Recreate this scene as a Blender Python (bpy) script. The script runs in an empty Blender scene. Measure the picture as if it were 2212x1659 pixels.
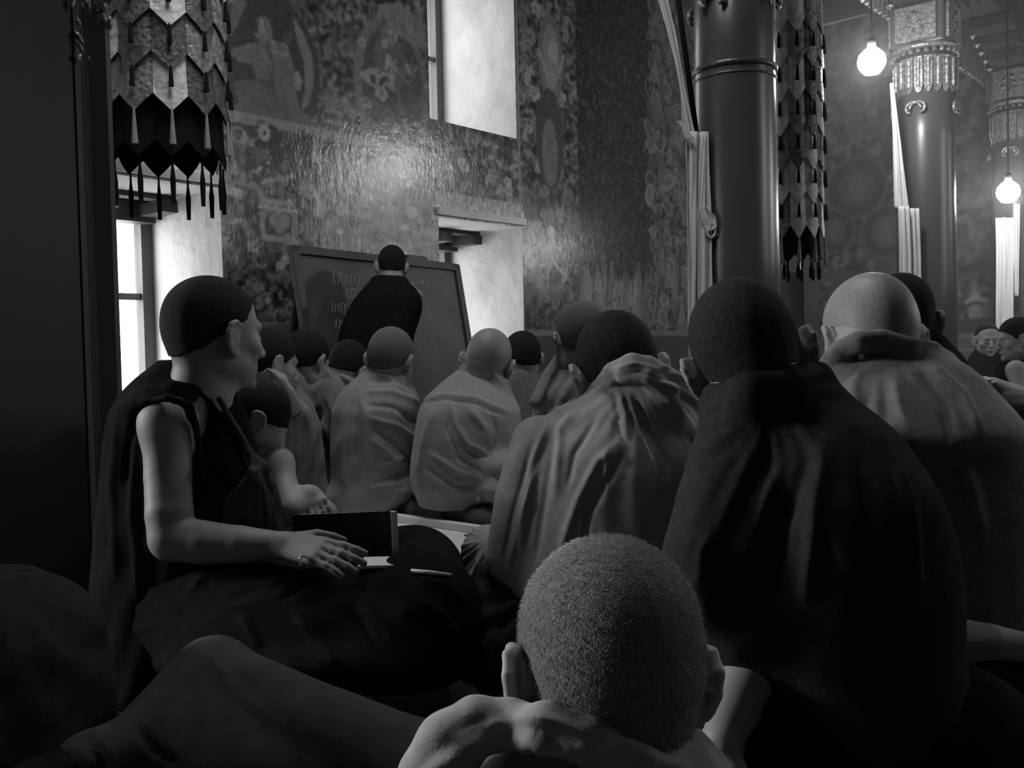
import bpy, math, random
import numpy as np
from mathutils import Vector, Matrix
random.seed(7); RNG = np.random.default_rng(7)
SC = bpy.context.scene
COL = SC.collection

# ------------------------------------------------------------------ camera
FPX = 2050.0; CX, CY = 1106.0, 829.5
PITCH = math.radians(1.85); ROLL = 0.022
CAMZ = 0.75
fwd = Vector((0, math.cos(PITCH), -math.sin(PITCH)))
r0 = Vector((1, 0, 0)); u0 = r0.cross(fwd)
rgt = (r0*math.cos(ROLL) - u0*math.sin(ROLL)).normalized()
upv = (u0*math.cos(ROLL) + r0*math.sin(ROLL)).normalized()
cd = bpy.data.cameras.new('camera'); cam = bpy.data.objects.new('camera', cd); COL.objects.link(cam)
cd.sensor_fit = 'HORIZONTAL'; cd.sensor_width = 36.0; cd.lens = 36.0*FPX/2212.0; cd.clip_start = 0.02; cd.clip_end = 100
M = Matrix((rgt, upv, -fwd)).transposed().to_4x4(); M.translation = Vector((0, 0, CAMZ))
cam.matrix_world = M
cd.dof.use_dof = False
SC.camera = cam
NR, NU, NF = np.array(rgt), np.array(upv), np.array(fwd)

def q(px, py, Y):
    d = fwd + rgt*((px-CX)/FPX) + upv*((CY-py)/FPX)
    s = Y/d.y
    return np.array((d.x*s, Y, CAMZ + d.z*s))
def proj(P):
    R = P - np.array((0, 0, CAMZ))
    f = R@NF
    return CX + FPX*(R@NR)/f, CY - FPX*(R@NU)/f

# ------------------------------------------------------------------ world, exposure
SC.view_settings.view_transform = 'Standard'; SC.view_settings.look = 'None'
SC.view_settings.exposure = 0.0; SC.view_settings.gamma = 1.0; SC.view_settings.use_curve_mapping = False
w = bpy.data.worlds.new('world'); SC.world = w; w.use_nodes = True
w.node_tree.nodes['Background'].inputs[0].default_value = (1, 1, 1, 1)
w.node_tree.nodes['Background'].inputs[1].default_value = 3.0
cy = SC.cycles
cy.max_bounces = 5; cy.diffuse_bounces = 3; cy.glossy_bounces = 2; cy.transmission_bounces = 3; cy.volume_bounces = 0
cy.caustics_reflective = False; cy.caustics_refractive = False; cy.sample_clamp_indirect = 3.0
cy.use_denoising = True; cy.use_adaptive_sampling = True; cy.adaptive_threshold = 0.03

# ------------------------------------------------------------------ room frame
# hall coordinates: t runs along the painted window wall, s runs away from it into the hall
O2 = np.array((-0.925, 6.2)); U2 = np.array((0.66, 0.751)); S2 = np.array((0.751, -0.66))
U2 = U2/np.linalg.norm(U2); S2 = np.array((U2[1], -U2[0]))
def room(t, s, z):
    p = O2 + U2*t + S2*s
    return np.array((p[0], p[1], z))
T0, T1, SW, HT = -8.0, 6.55, 9.5, 4.4
ANG = math.atan2(U2[1], U2[0])      # direction of t axis
def wall_tz(px, py):                # where the sight line through a pixel meets the window wall
    d = q(px, py, 1.0) - np.array((0, 0, CAMZ)); n = S2
    k = (O2@n)/(d[:2]@n)
    P = d*k; return (P[:2]-O2)@U2, CAMZ+P[2]
def end_sz(px, py):                 # the same for the end wall
    d = q(px, py, 1.0) - np.array((0, 0, CAMZ))
    E = O2 + U2*T1
    k = (E@U2)/(d[:2]@U2)
    P = d*k; return (P[:2]-E)@S2, CAMZ+P[2]

def area(name, loc, aim, sx, sy, power):
    l = bpy.data.lights.new(name, 'AREA'); l.shape = 'RECTANGLE'; l.size = sx; l.size_y = sy; l.energy = power
    o = bpy.data.objects.new(name, l); COL.objects.link(o); o.location = loc
    o.rotation_euler = (Vector(aim)-Vector(loc)).to_track_quat('-Z', 'Z').to_euler()
    return o
WIN = [(-2.02, -1.06, 0.45, 1.72), (0.655, 1.56, 0.45, 1.72), (0.60, 1.52, 2.39, 3.9), (-6.3, -5.0, 0.9, 2.9)]
WPOW = [26, 13, 15, 900]
for i, (a, b, z0, z1) in enumerate(WIN):
    c = room((a+b)/2, -1.0, (z0+z1)/2)
    area('window_daylight', c, room((a+b)/2, 1.0, (z0+z1)/2), (b-a)+0.15, z1-z0, WPOW[i])
SKY = [(-2.41, 2.37, 1.5, 1.5)]       # roof lantern opening: t, s, width, length
area('roof_lantern_daylight', room(SKY[0][0]+.5, SKY[0][1], HT+0.25), room(SKY[0][0]+.5, SKY[0][1], 0), 1.4, 1.4, 85)
RW = (2.6, 4.4, 2.3, 4.1)      # window in the right wall: t0, t1, z0, z1
EW = (6.9, 7.8, 2.45, 3.2)      # window in the end wall, right of the view: s0, s1, z0, z1
area('window_daylight', room((RW[0]+RW[1])/2, SW+.5, (RW[2]+RW[3])/2), room(1, 3, 1.6), 1.8, 1.8, 52)
area('window_daylight', room(T1+.5, (EW[0]+EW[1])/2, (EW[2]+EW[3])/2), room(T1-3, (EW[0]+EW[1])/2-1, 2.2), 1.0, .8, 125)

# ------------------------------------------------------------------ materials
def mat(name, col=0.2, rough=0.7, spec=0.3, noise=None, bump=None, sheen=0, metal=0, emis=0, coat=0, sss=0, attr=None, trans=0):
    m = bpy.data.materials.new(name); m.use_nodes = True; nt = m.node_tree; b = nt.nodes['Principled BSDF']
    b.inputs['Base Color'].default_value = (col, col, col, 1)
    b.inputs['Roughness'].default_value = rough; b.inputs['Specular IOR Level'].default_value = spec
    b.inputs['Metallic'].default_value = metal
    if sheen: b.inputs['Sheen Weight'].default_value = sheen; b.inputs['Sheen Roughness'].default_value = 0.5
    if coat: b.inputs['Coat Weight'].default_value = coat; b.inputs['Coat Roughness'].default_value = 0.12
    if emis: b.inputs['Emission Color'].default_value = (1, 1, 1, 1); b.inputs['Emission Strength'].default_value = emis
    tc = nt.nodes.new('ShaderNodeTexCoord')
    base = None
    if attr:
        a = nt.nodes.new('ShaderNodeAttribute'); a.attribute_name = attr; base = a.outputs['Color']
        nt.links.new(base, b.inputs['Base Color'])
    if noise:
        sc, lo, hi, sx, sz = noise
        mp = nt.nodes.new('ShaderNodeMapping'); mp.inputs['Scale'].default_value = (sx, sx, sz)
        nt.links.new(tc.outputs['Object'], mp.inputs[0])
        n = nt.nodes.new('ShaderNodeTexNoise'); n.inputs['Scale'].default_value = sc; n.inputs['Detail'].default_value = 6
        nt.links.new(mp.outputs[0], n.inputs[0])
        r = nt.nodes.new('ShaderNodeMapRange'); r.inputs['From Min'].default_value = 0.3; r.inputs['From Max'].default_value = 0.7
        r.inputs['To Min'].default_value = lo; r.inputs['To Max'].default_value = hi
        nt.links.new(n.outputs[0], r.inputs[0])
        if attr:
            mx = nt.nodes.new('ShaderNodeVectorMath'); mx.operation = 'SCALE'
            nt.links.new(base, mx.inputs[0]); nt.links.new(r.outputs[0], mx.inputs['Scale'])
            nt.links.new(mx.outputs[0], b.inputs['Base Color'])
        else:
            cr = nt.nodes.new('ShaderNodeCombineColor')
            for k in range(3): nt.links.new(r.outputs[0], cr.inputs[k])
            nt.links.new(cr.outputs[0], b.inputs['Base Color'])
    if bump:
        prev = None
        for (sc, st, ds, sx, sz) in bump:
            mp = nt.nodes.new('ShaderNodeMapping'); mp.inputs['Scale'].default_value = (sx, sx, sz)
            nt.links.new(tc.outputs['Object'], mp.inputs[0])
            n = nt.nodes.new('ShaderNodeTexNoise'); n.inputs['Scale'].default_value = sc; n.inputs['Detail'].default_value = 4
            nt.links.new(mp.outputs[0], n.inputs[0])
            bp = nt.nodes.new('ShaderNodeBump'); bp.inputs['Strength'].default_value = st; bp.inputs['Distance'].default_value = ds
            nt.links.new(n.outputs[0], bp.inputs['Height'])
            if prev: nt.links.new(prev.outputs[0], bp.inputs['Normal'])
            prev = bp
        nt.links.new(prev.outputs[0], b.inputs['Normal'])
        if coat: nt.links.new(prev.outputs[0], b.inputs['Coat Normal'])
    return m

CLB = [(260, 0.25, 0.002, 1, 1), (14, 0.35, 0.012, 1, 1)]
MT = {
 'skin': mat('skin', 0.36, 0.55, 0.35, bump=[(140, .12, .002, 1, 1)]),
 'skin_dark': mat('tanned skin', 0.24, 0.55, 0.35, bump=[(140, .12, .002, 1, 1)]),
 'hair': mat('cropped black hair', 0.02, 0.85, 0.15, noise=(220, .008, .035, 1, 1), bump=[(420, .9, .004, 1, 1)]),
 'hair_grey': mat('shaved stubble', 0.15, 0.8, 0.2, noise=(300, .10, .21, 1, 1), bump=[(480, .9, .003, 1, 1)]),
 'stubble': mat('short grey hairs', 0.3, 0.5, 0.5),
 'hair_bald': mat('closely shaved scalp', 0.2, 0.5, 0.35, noise=(200, .22, .32, 1, 1), bump=[(300, .3, .002, 1, 1)]),
 'robe': mat('wool robe', 0.28, 0.9, 0.12, noise=(60, .25, .31, 1, 1), bump=CLB, sheen=0.15),
 'robe_mid': mat('mid grey wool robe', 0.15, 0.9, 0.12, noise=(60, .13, .18, 1, 1), bump=CLB, sheen=0.15),
 'robe_dark': mat('dark wool robe', 0.03, 1.0, 0.03, noise=(60, .022, .034, 1, 1), bump=CLB),
 'robe_black': mat('near black vest cloth', 0.012, 1.0, 0.02, noise=(60, .011, .017, 1, 1), bump=CLB),
 'robe_pale': mat('pale cotton', 0.34, 0.9, 0.12, noise=(60, .30, .38, 1, 1), bump=CLB),
 'trouser': mat('grey trouser cloth', 0.06, 1.0, 0.03, noise=(40, .05, .07, 1, 1), bump=CLB),
 'plaster': mat('limewashed plaster', 0.62, 0.75, 0.2, noise=(3.5, .55, .68, 1, 1), bump=[(5, .5, .05, 1, 1), (40, .2, .01, 1, 1)]),
 'mural': mat('painted mural', 0.2, 0.22, 0.6, attr='paint', noise=(60, .8, 1.15, 1, 1), bump=[(9, .22, .016, 1, .6), (45, .3, .007, 1, .5), (110, .3, .003, 1, .6)]),
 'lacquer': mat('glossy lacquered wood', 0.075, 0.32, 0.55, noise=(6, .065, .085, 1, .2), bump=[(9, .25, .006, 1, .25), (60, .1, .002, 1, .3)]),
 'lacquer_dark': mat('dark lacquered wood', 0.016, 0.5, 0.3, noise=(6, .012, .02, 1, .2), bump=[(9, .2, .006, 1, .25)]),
 'gilt': mat('gilded carving', 0.30, 0.3, 0.6, noise=(40, .12, .42, 1, 1), bump=[(45, .7, .012, 1, 1)], metal=.4),
 'wood': mat('dark wood', 0.05, 0.5, 0.3, noise=(5, .03, .07, 1, .2)),
 'frame': mat('painted window timber', 0.11, 0.6, 0.3, noise=(8, .09, .13, 1, .3)),
 'floor': mat('worn floor boards', 0.05, 0.6, 0.3, noise=(2, .03, .07, 1, 1), bump=[(20, .3, .01, 1, 1)]),
 'ceil': mat('dark ceiling boards', 0.03, 0.8, 0.2, noise=(3, .02, .04, 1, 1)),
 'wallplain': mat('dark painted wall', 0.09, 0.7, 0.3, noise=(3, .05, .12, 1, 1)),
 'slate': mat('slate board face', 0.075, 0.55, 0.35, noise=(5, .055, .1, 1, 1)),
 'chalk': mat('chalk', 0.34, 0.95, 0.1),
 'khata': mat('white silk scarf', 0.72, 0.55, 0.3, noise=(12, .66, .76, 3, .4), bump=[(10, .35, .02, 4, .4)]),
 'white': mat('white painted board', 0.74, 0.45, 0.35, noise=(8, .7, .78, 1, 1)),
 'paper': mat('paper', 0.8, 0.8, 0.2, bump=[(30, .2, .004, 1, 1)]),
 'bookcover': mat('dark book cover', 0.05, 0.38, 0.45, noise=(18, .035, .075, 1, 1)),
 'mat': mat('woollen seat mat', 0.09, 0.95, 0.1, noise=(50, .075, .105, 1, 1), bump=CLB),
 'rug': mat('light folded rug', 0.4, 0.95, 0.1, noise=(60, .33, .46, 1, 1), bump=CLB),
 'br_light': mat('light brocade', 0.5, 0.5, 0.4, noise=(28, .5, .82, 1, 1), bump=[(22, .5, .02, 1, 1)]),
 'br_mid': mat('patterned brocade', 0.2, 0.35, 0.5, noise=(45, .08, .36, 1, 1), bump=[(50, .7, .01, 1, 1)]),
 'br_dark': mat('dark brocade', 0.09, 0.4, 0.5, noise=(45, .04, .16, 1, 1), bump=[(50, .7, .01, 1, 1)]),
 'black': mat('black cloth', 0.012, 0.95, 0.1),
 'metal': mat('polished metal', 0.8, 0.15, 0.5, metal=1),
 'eye': mat('eye', 0.05, 0.1, 0.6),
 'lampglow': mat('lit bulb', 1.0, 0.5, 0, emis=175),
 'brass': mat('lamp holder', 0.1, 0.4, 0.5, metal=.6),
}
def glass_mat():
    m = bpy.data.materials.new('window glass'); m.use_nodes = True; nt = m.node_tree
    for n in list(nt.nodes): nt.nodes.remove(n)
    o = nt.nodes.new('ShaderNodeOutputMaterial'); t = nt.nodes.new('ShaderNodeBsdfTransparent'); g = nt.nodes.new('ShaderNodeBsdfGlossy')
    g.inputs['Roughness'].default_value = .05; mx = nt.nodes.new('ShaderNodeMixShader'); mx.inputs[0].default_value = .06
    nt.links.new(t.outputs[0], mx.inputs[1]); nt.links.new(g.outputs[0], mx.inputs[2]); nt.links.new(mx.outputs[0], o.inputs[0])
    return m
MT['glass'] = glass_mat()
def curtain_mat():
    m = bpy.data.materials.new('thin window curtain'); m.use_nodes = True; nt = m.node_tree
    for n in list(nt.nodes): nt.nodes.remove(n)
    o = nt.nodes.new('ShaderNodeOutputMaterial'); t = nt.nodes.new('ShaderNodeBsdfTranslucent'); g = nt.nodes.new('ShaderNodeBsdfDiffuse')
    t.inputs[0].default_value = (.8, .8, .8, 1); g.inputs[0].default_value = (.7, .7, .7, 1)
    mx = nt.nodes.new('ShaderNodeMixShader'); mx.inputs[0].default_value = .2
    nt.links.new(t.outputs[0], mx.inputs[1]); nt.links.new(g.outputs[0], mx.inputs[2]); nt.links.new(mx.outputs[0], o.inputs[0])
    return m
MT['curtain'] = curtain_mat()

# ------------------------------------------------------------------ mesh helpers
def link(name, me, m, parent=None, smooth=True):
    o = bpy.data.objects.new(name, me); COL.objects.link(o)
    for mm in (m if isinstance(m, (list, tuple)) else [m]):
        me.materials.append(MT[mm] if isinstance(mm, str) else mm)
    if smooth: me.polygons.foreach_set('use_smooth', np.ones(len(me.polygons), bool))
    if parent is not None: o.parent = parent
    return o
def tag(o, label=None, cat=None, group=None, kind=None):
    if label: o['label'] = label
    if cat: o['category'] = cat
    if group: o['group'] = group
    if kind: o['kind'] = kind
    return o
def empty(name, loc, label=None, cat=None, group=None):
    o = bpy.data.objects.new(name, None); COL.objects.link(o); o.location = loc; o.empty_display_size = .1
    return tag(o, label, cat, group)
def quads_mesh(name, V, Q):
    me = bpy.data.meshes.new(name); V = np.asarray(V, np.float32); Q = np.asarray(Q, np.int32)
    me.vertices.add(len(V)); me.vertices.foreach_set('co', V.ravel())
    me.loops.add(Q.size); me.loops.foreach_set('vertex_index', Q.ravel())
    me.polygons.add(len(Q)); me.polygons.foreach_set('loop_start', np.arange(0, Q.size, Q.shape[1], dtype=np.int32))
    me.update(calc_edges=True); me.validate()
    return me

class MB:                                    # collects polygon solids into one mesh
    def __init__(s): s.v = []; s.f = []
    def poly(s, pts, faces):
        n = len(s.v); s.v += [tuple(p) for p in pts]; s.f += [[i+n for i in f] for f in faces]; return s
    def box(s, c, ax, ay, az):               # centre and three half-axis vectors
        c, ax, ay, az = map(np.asarray, (c, ax, ay, az))
        P = [c+i*ax+j*ay+k*az for i in (-1, 1) for j in (-1, 1) for k in (-1, 1)]
        return s.poly(P, [(0, 1, 3, 2), (4, 6, 7, 5), (0, 4, 5, 1), (2, 3, 7, 6), (0, 2, 6, 4), (1, 5, 7, 3)])
    def rbox(s, t0, t1, s0, s1, z0, z1):     # box in hall coordinates
        U = np.array((U2[0], U2[1], 0)); S = np.array((S2[0], S2[1], 0))
        return s.box(room((t0+t1)/2, (s0+s1)/2, (z0+z1)/2), U*(t1-t0)/2, S*(s1-s0)/2, np.array((0, 0, (z1-z0)/2)))
    def tube(s, pts, rad, n=10, cap=True):
        pts = [np.asarray(p, float) for p in pts]; rad = rad if hasattr(rad, '__len__') else [rad]*len(pts)
        base = len(s.v); T = []
        for i in range(len(pts)):
            d = pts[min(i+1, len(pts)-1)] - pts[max(i-1, 0)]; T.append(d/(np.linalg.norm(d)+1e-9))
        a = np.cross(T[0], (0, 0, 1)); 
        if np.linalg.norm(a) < .1: a = np.cross(T[0], (1, 0, 0))
        a /= np.linalg.norm(a)
        for i, p in enumerate(pts):
            a = a - T[i]*(a@T[i]); a /= np.linalg.norm(a); b = np.cross(T[i], a)
            for k in range(n):
                th = 2*math.pi*k/n; s.v.append(tuple(p + rad[i]*(math.cos(th)*a + math.sin(th)*b)))
        for i in range(len(pts)-1):
            for k in range(n):
                s.f.append([base+i*n+k, base+i*n+(k+1) % n, base+(i+1)*n+(k+1) % n, base+(i+1)*n+k])
        if cap:
            s.f.append([base+k for k in range(n)][::-1]); s.f.append([base+(len(pts)-1)*n+k for k in range(n)])
        return s
    def lathe(s, c, prof, n=32, squash=None):              # prof: (r, z)
        base = len(s.v); c = np.asarray(c)
        for r, z in prof:
            for k in range(n):
                th = 2*math.pi*k/n; s.v.append((c[0]+r*math.cos(th), c[1]+r*math.sin(th), c[2]+z))
        for i in range(len(prof)-1):
            for k in range(n):
                s.f.append([base+i*n+k, base+i*n+(k+1) % n, base+(i+1)*n+(k+1) % n, base+(i+1)*n+k])
        s.f.append([base+k for k in range(n)][::-1]); s.f.append([base+(len(prof)-1)*n+k for k in range(n)])
        return s
    def prism(s, poly, z0, z1):              # plan polygon extruded upwards
        n = len(poly); P = [(x, y, z0) for x, y in poly] + [(x, y, z1) for x, y in poly]
        return s.poly(P, [list(range(n))[::-1], list(range(n, 2*n))] + [[i, (i+1) % n, n+(i+1) % n, n+i] for i in range(n)])
    def slab(s, P, n, th):                   # flat outline P (3-D points) given thickness th along n
        P = [np.asarray(p, float) for p in P]; n = np.asarray(n, float); n = n/np.linalg.norm(n); k = len(P)
        return s.poly([p+n*th/2 for p in P]+[p-n*th/2 for p in P], [list(range(k)), list(range(k, 2*k))[::-1]]+[[i, k+i, k+(i+1) % k, (i+1) % k] for i in range(k)])
    def build(s, name, m, parent=None, smooth=False, bevel=0, kind=None):
        me = bpy.data.meshes.new(name); me.from_pydata([tuple(map(float, v)) for v in s.v], [], s.f); me.update()
        import bmesh
        bm = bmesh.new(); bm.from_mesh(me); bmesh.ops.recalc_face_normals(bm, faces=bm.faces); bm.to_mesh(me); bm.free()
        o = link(name, me, m, parent, smooth)
        if bevel:
            b = o.modifiers.new('bevel', 'BEVEL'); b.width = bevel; b.segments = 3; b.limit_method = 'ANGLE'
        if kind: o['kind'] = kind
        return o

def surfnet(d, lo, h):
    ins = d < 0
    c = np.zeros(np.array(d.shape)-1, np.uint8)
    for i in (0, 1):
        for j in (0, 1):
            for k in (0, 1):
                c += ins[i:d.shape[0]-1+i, j:d.shape[1]-1+j, k:d.shape[2]-1+k]
    act = np.argwhere((c > 0) & (c < 8))
    idx = np.full(c.shape, -1, np.int32); idx[tuple(act.T)] = np.arange(len(act))
    acc = np.zeros((len(act), 3)); cnt = np.zeros(len(act))
    C = [(i, j, k) for i in (0, 1) for j in (0, 1) for k in (0, 1)]
    val = {cc: d[act[:, 0]+cc[0], act[:, 1]+cc[1], act[:, 2]+cc[2]] for cc in C}
    for a in C:
        for ax in range(3):
            if a[ax] == 0:
                b = list(a); b[ax] = 1; b = tuple(b)
                va, vb = val[a], val[b]; m = (va < 0) != (vb < 0)
                t = va[m]/(va[m]-vb[m])
                p = np.tile(np.array(a, float), (m.sum(), 1)); p[:, ax] += t
                acc[m] += p; cnt[m] += 1
    V = np.asarray(lo) + (act + acc/cnt[:, None])*h
    Q = []
    for ax in range(3):
        o1, o2 = [(1, 2), (2, 0), (0, 1)][ax]
        sl0 = [slice(None)]*3; sl1 = [slice(None)]*3; sl0[ax] = slice(0, -1); sl1[ax] = slice(1, None)
        A, B = ins[tuple(sl0)], ins[tuple(sl1)]
        e = np.argwhere(A != B); e = e[(e[:, o1] > 0) & (e[:, o2] > 0) & (e[:, o1] < d.shape[o1]-1) & (e[:, o2] < d.shape[o2]-1)]
        flip = A[tuple(e.T)]
        def cell(a, b):
            f = e.copy(); f[:, o1] -= a; f[:, o2] -= b; return idx[f[:, 0], f[:, 1], f[:, 2]]
        quad = np.stack([cell(1, 1), cell(0, 1), cell(0, 0), cell(1, 0)], 1)
        quad[~flip] = quad[~flip][:, ::-1]
        Q.append(quad)
    Q = np.concatenate(Q); Q = Q[(Q >= 0).all(1)]
    return V, Q

class SDF:
    def __init__(s, lo, hi, h):
        s.lo = np.asarray(lo, float); s.h = h
        s.n = np.ceil((np.asarray(hi)-s.lo)/h).astype(int)+1
        s.d = np.full(s.n, 0.2, np.float32)
        s.ax = [(s.lo[i]+np.arange(s.n[i])*h).astype(np.float32) for i in range(3)]
    def _g(s, lo, hi, pad):
        a = np.clip(np.floor((np.asarray(lo)-pad-s.lo)/s.h).astype(int), 0, s.n); b = np.clip(np.ceil((np.asarray(hi)+pad-s.lo)/s.h).astype(int)+1, 0, s.n)
        if (b <= a).any(): return None, None
        sl = tuple(slice(a[i], b[i]) for i in range(3))
        return sl, (s.ax[0][sl[0]][:, None, None], s.ax[1][sl[1]][None, :, None], s.ax[2][sl[2]][None, None, :])
    def mix(s, sl, v, k, op):
        D = s.d[sl]
        if op == 'u':
            if k <= 0: s.d[sl] = np.minimum(D, v)
            else:
                hh = np.maximum(k-np.abs(D-v), 0)/k; s.d[sl] = np.minimum(D, v)-hh*hh*k*.25
        elif op == 's':                     # carve v out
            v = -v
            if k <= 0: s.d[sl] = np.maximum(D, v)
            else:
                hh = np.maximum(k-np.abs(D-v), 0)/k; s.d[sl] = np.maximum(D, v)+hh*hh*k*.25
    def cone(s, p, r, p2=None, r2=None, k=.02, op='u'):
        p = np.asarray(p, float); p2 = p if p2 is None else np.asarray(p2, float); r2 = r if r2 is None else r2
        R = max(r, r2); sl, g = s._g(np.minimum(p, p2)-R, np.maximum(p, p2)+R, k+2*s.h)
        if sl is None: return s
        ba = p2-p; L = ba@ba+1e-12
        X, Y, Z = g[0]-p[0], g[1]-p[1], g[2]-p[2]
        t = np.clip((X*ba[0]+Y*ba[1]+Z*ba[2])/L, 0, 1)
        v = np.sqrt((X-t*ba[0])**2+(Y-t*ba[1])**2+(Z-t*ba[2])**2)-(r+(r2-r)*t)
        s.mix(sl, v.astype(np.float32), k, op); return s
    def chain(s, pts, k=.02, op='u'):
        P = np.array([p[0] for p in pts]); rr = np.array([p[1] for p in pts]); sl, g = s._g((P-rr[:, None]).min(0), (P+rr[:, None]).max(0), k+2*s.h)
        if sl is None: return s
        acc = None
        for (p, r), (p2, r2) in zip(pts[:-1], pts[1:]):
            p, p2 = np.asarray(p, float), np.asarray(p2, float); ba = p2-p; L = ba@ba+1e-12
            X, Y, Z = g[0]-p[0], g[1]-p[1], g[2]-p[2]; t = np.clip((X*ba[0]+Y*ba[1]+Z*ba[2])/L, 0, 1)
            v = np.sqrt((X-t*ba[0])**2+(Y-t*ba[1])**2+(Z-t*ba[2])**2)-(r+(r2-r)*t)
            if acc is None: acc = v
            else:
                kk = .004; hh = np.maximum(kk-np.abs(acc-v), 0)/kk; acc = np.minimum(acc, v)-hh*hh*kk*.25
        s.mix(sl, acc.astype(np.float32), k, op); return s
    def ell(s, c, r, R=None, k=.02, op='u'):
        c = np.asarray(c, float); r = np.asarray(r, float); m = r.max()
        sl, g = s._g(c-m, c+m, k+2*s.h)
        if sl is None: return s
        X, Y, Z = g[0]-c[0], g[1]-c[1], g[2]-c[2]
        if R is not None:                   # columns of R are the local axes
            X, Y, Z = (X*R[0, 0]+Y*R[1, 0]+Z*R[2, 0], X*R[0, 1]+Y*R[1, 1]+Z*R[2, 1], X*R[0, 2]+Y*R[1, 2]+Z*R[2, 2])
        a = np.sqrt((X/r[0])**2+(Y/r[1])**2+(Z/r[2])**2); b = np.sqrt((X/r[0]**2)**2+(Y/r[1]**2)**2+(Z/r[2]**2)**2)+1e-6
        s.mix(sl, (a*(a-1)/b).astype(np.float32), k, op); return s
    def stack(s, rows, k=.03, op='u', pw=2.2, ang=0.0):   # rows: z, cx, cy, a, b   horizontal ovals, z ascending
        rows = sorted(rows); A = np.array(rows); m = max(A[:, 3].max(), A[:, 4].max())
        sl, g = s._g((A[:, 1].min()-m, A[:, 2].min()-m, A[0, 0]), (A[:, 1].max()+m, A[:, 2].max()+m, A[-1, 0]), k+2*s.h)
        if sl is None: return s
        z = g[2].ravel(); zz = np.linspace(A[0, 0], A[-1, 0], 200)
        def itp(j):
            v = np.interp(zz, A[:, 0], A[:, j]); ker = np.ones(17)/17; v = np.convolve(np.pad(v, 8, 'edge'), ker, 'valid'); return np.interp(z, zz, v)[None, None, :].astype(np.float32)
        cx, cyy, a, b = itp(1), itp(2), itp(3), itp(4)
        X, Y = g[0]-cx, g[1]-cyy
        if ang: c_, s_ = math.cos(ang), math.sin(ang); X, Y = X*c_+Y*s_, -X*s_+Y*c_
        e = (np.abs(X/a)**pw+np.abs(Y/b)**pw)**(1/pw)
        r = np.sqrt(X*X+Y*Y)+1e-4
        v = r*(1-1/np.maximum(e, 1e-3))*.8
        cap = np.maximum(z[None, None, :]-A[-1, 0], A[0, 0]-z[None, None, :])
        v = np.maximum(v, cap)
        s.mix(sl, v.astype(np.float32), k, op); return s
    def mesh(s): return surfnet(s.d, s.lo, s.h)

def vnormals(V, Q):
    n = np.cross(V[Q[:, 2]]-V[Q[:, 0]], V[Q[:, 3]]-V[Q[:, 1]]); N = np.zeros_like(V)
    for i in range(4): np.add.at(N, Q[:, i], n)
    return N/(np.linalg.norm(N, axis=1, keepdims=True)+1e-12)
def relax(V, Q, it=1):
    for _ in range(it):
        A = np.zeros_like(V); c = np.zeros(len(V))
        for a, b in ((0, 1), (1, 2), (2, 3), (3, 0)):
            np.add.at(A, Q[:, a], V[Q[:, b]]); np.add.at(c, Q[:, a], 1); np.add.at(A, Q[:, b], V[Q[:, a]]); np.add.at(c, Q[:, b], 1)
        V = V*.5 + .5*A/c[:, None]
    return V
def folds(V, Q, strokes, extra=None):
    """cloth folds: raised or sunk creases along lines over the cloth, tapered at the ends; strokes = (pixel points, width px, height mm)"""
    if not strokes and not extra: return V
    N = vnormals(V, Q); px, py = proj(V)
    view = V-np.array((0, 0, CAMZ)); face = -(N*view).sum(1)/np.linalg.norm(view, axis=1)
    fw = np.clip(face*3+.4, 0, 1)
    disp = np.zeros(len(V))
    Ym = np.median(V[:, 1])
    for pts, wd, amp in strokes or []:
        amp = math.copysign(min(abs(amp), .72*wd*Ym/2.050), amp)
        P = np.array(pts, float); seg = np.linalg.norm(P[1:]-P[:-1], axis=1); tot = seg.sum(); best = np.full(len(V), 1e9); tt = np.zeros(len(V)); acc = 0
        for a, b, L in zip(P[:-1], P[1:], seg):
            d = b-a; t = np.clip(((px-a[0])*d[0]+(py-a[1])*d[1])/(L*L), 0, 1)
            e = np.hypot(px-a[0]-t*d[0], py-a[1]-t*d[1]); m = e < best; best[m] = e[m]; tt[m] = (acc+t[m]*L)/tot; acc += L
        tp = np.clip(tt*6, 0, 1)*np.clip((1-tt)*6, 0, 1)*.8+.2
        disp += amp*.001*np.exp(-(best/wd)**2)*tp
    if extra is not None: disp += extra(px, py, V, N)
    return V + N*(disp*fw)[:, None]

def radial(ax, ay, n, amp, r0, r1, ph=0.0, wob=1.0):   # folds fanning out from a gathered point
    def f(px, py, V, N):
        th = np.arctan2(py-ay, px-ax); r = np.hypot(px-ax, py-ay)
        w_ = np.clip((r-r0)/(r0+30), 0, 1)*np.clip((r1-r)/(r1*.4), 0, 1)
        s = np.sin(n*th+ph+wob*np.sin(r*.013+th*3)+.7*np.sin(th*7+1.3))
        return amp*.001*w_*(s*.6+.5*np.sin(n*1.9*th+2+wob*np.sin(r*.02)))
    return f
def blend(*fs):
    return lambda *a: sum(f(*a) for f in fs)
def wavy(n, amp, ang=0, ph=0):                          # parallel hanging folds
    def f(px, py, V, N):
        u = px*math.cos(ang)+py*math.sin(ang); v = -px*math.sin(ang)+py*math.cos(ang)
        return amp*.001*(np.sin(u*n+ph+1.5*np.sin(v*n*.31)+np.sin(u*n*.43+2))*.7+.4*np.sin(u*n*2.3+v*n*.5))
    return f

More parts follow.
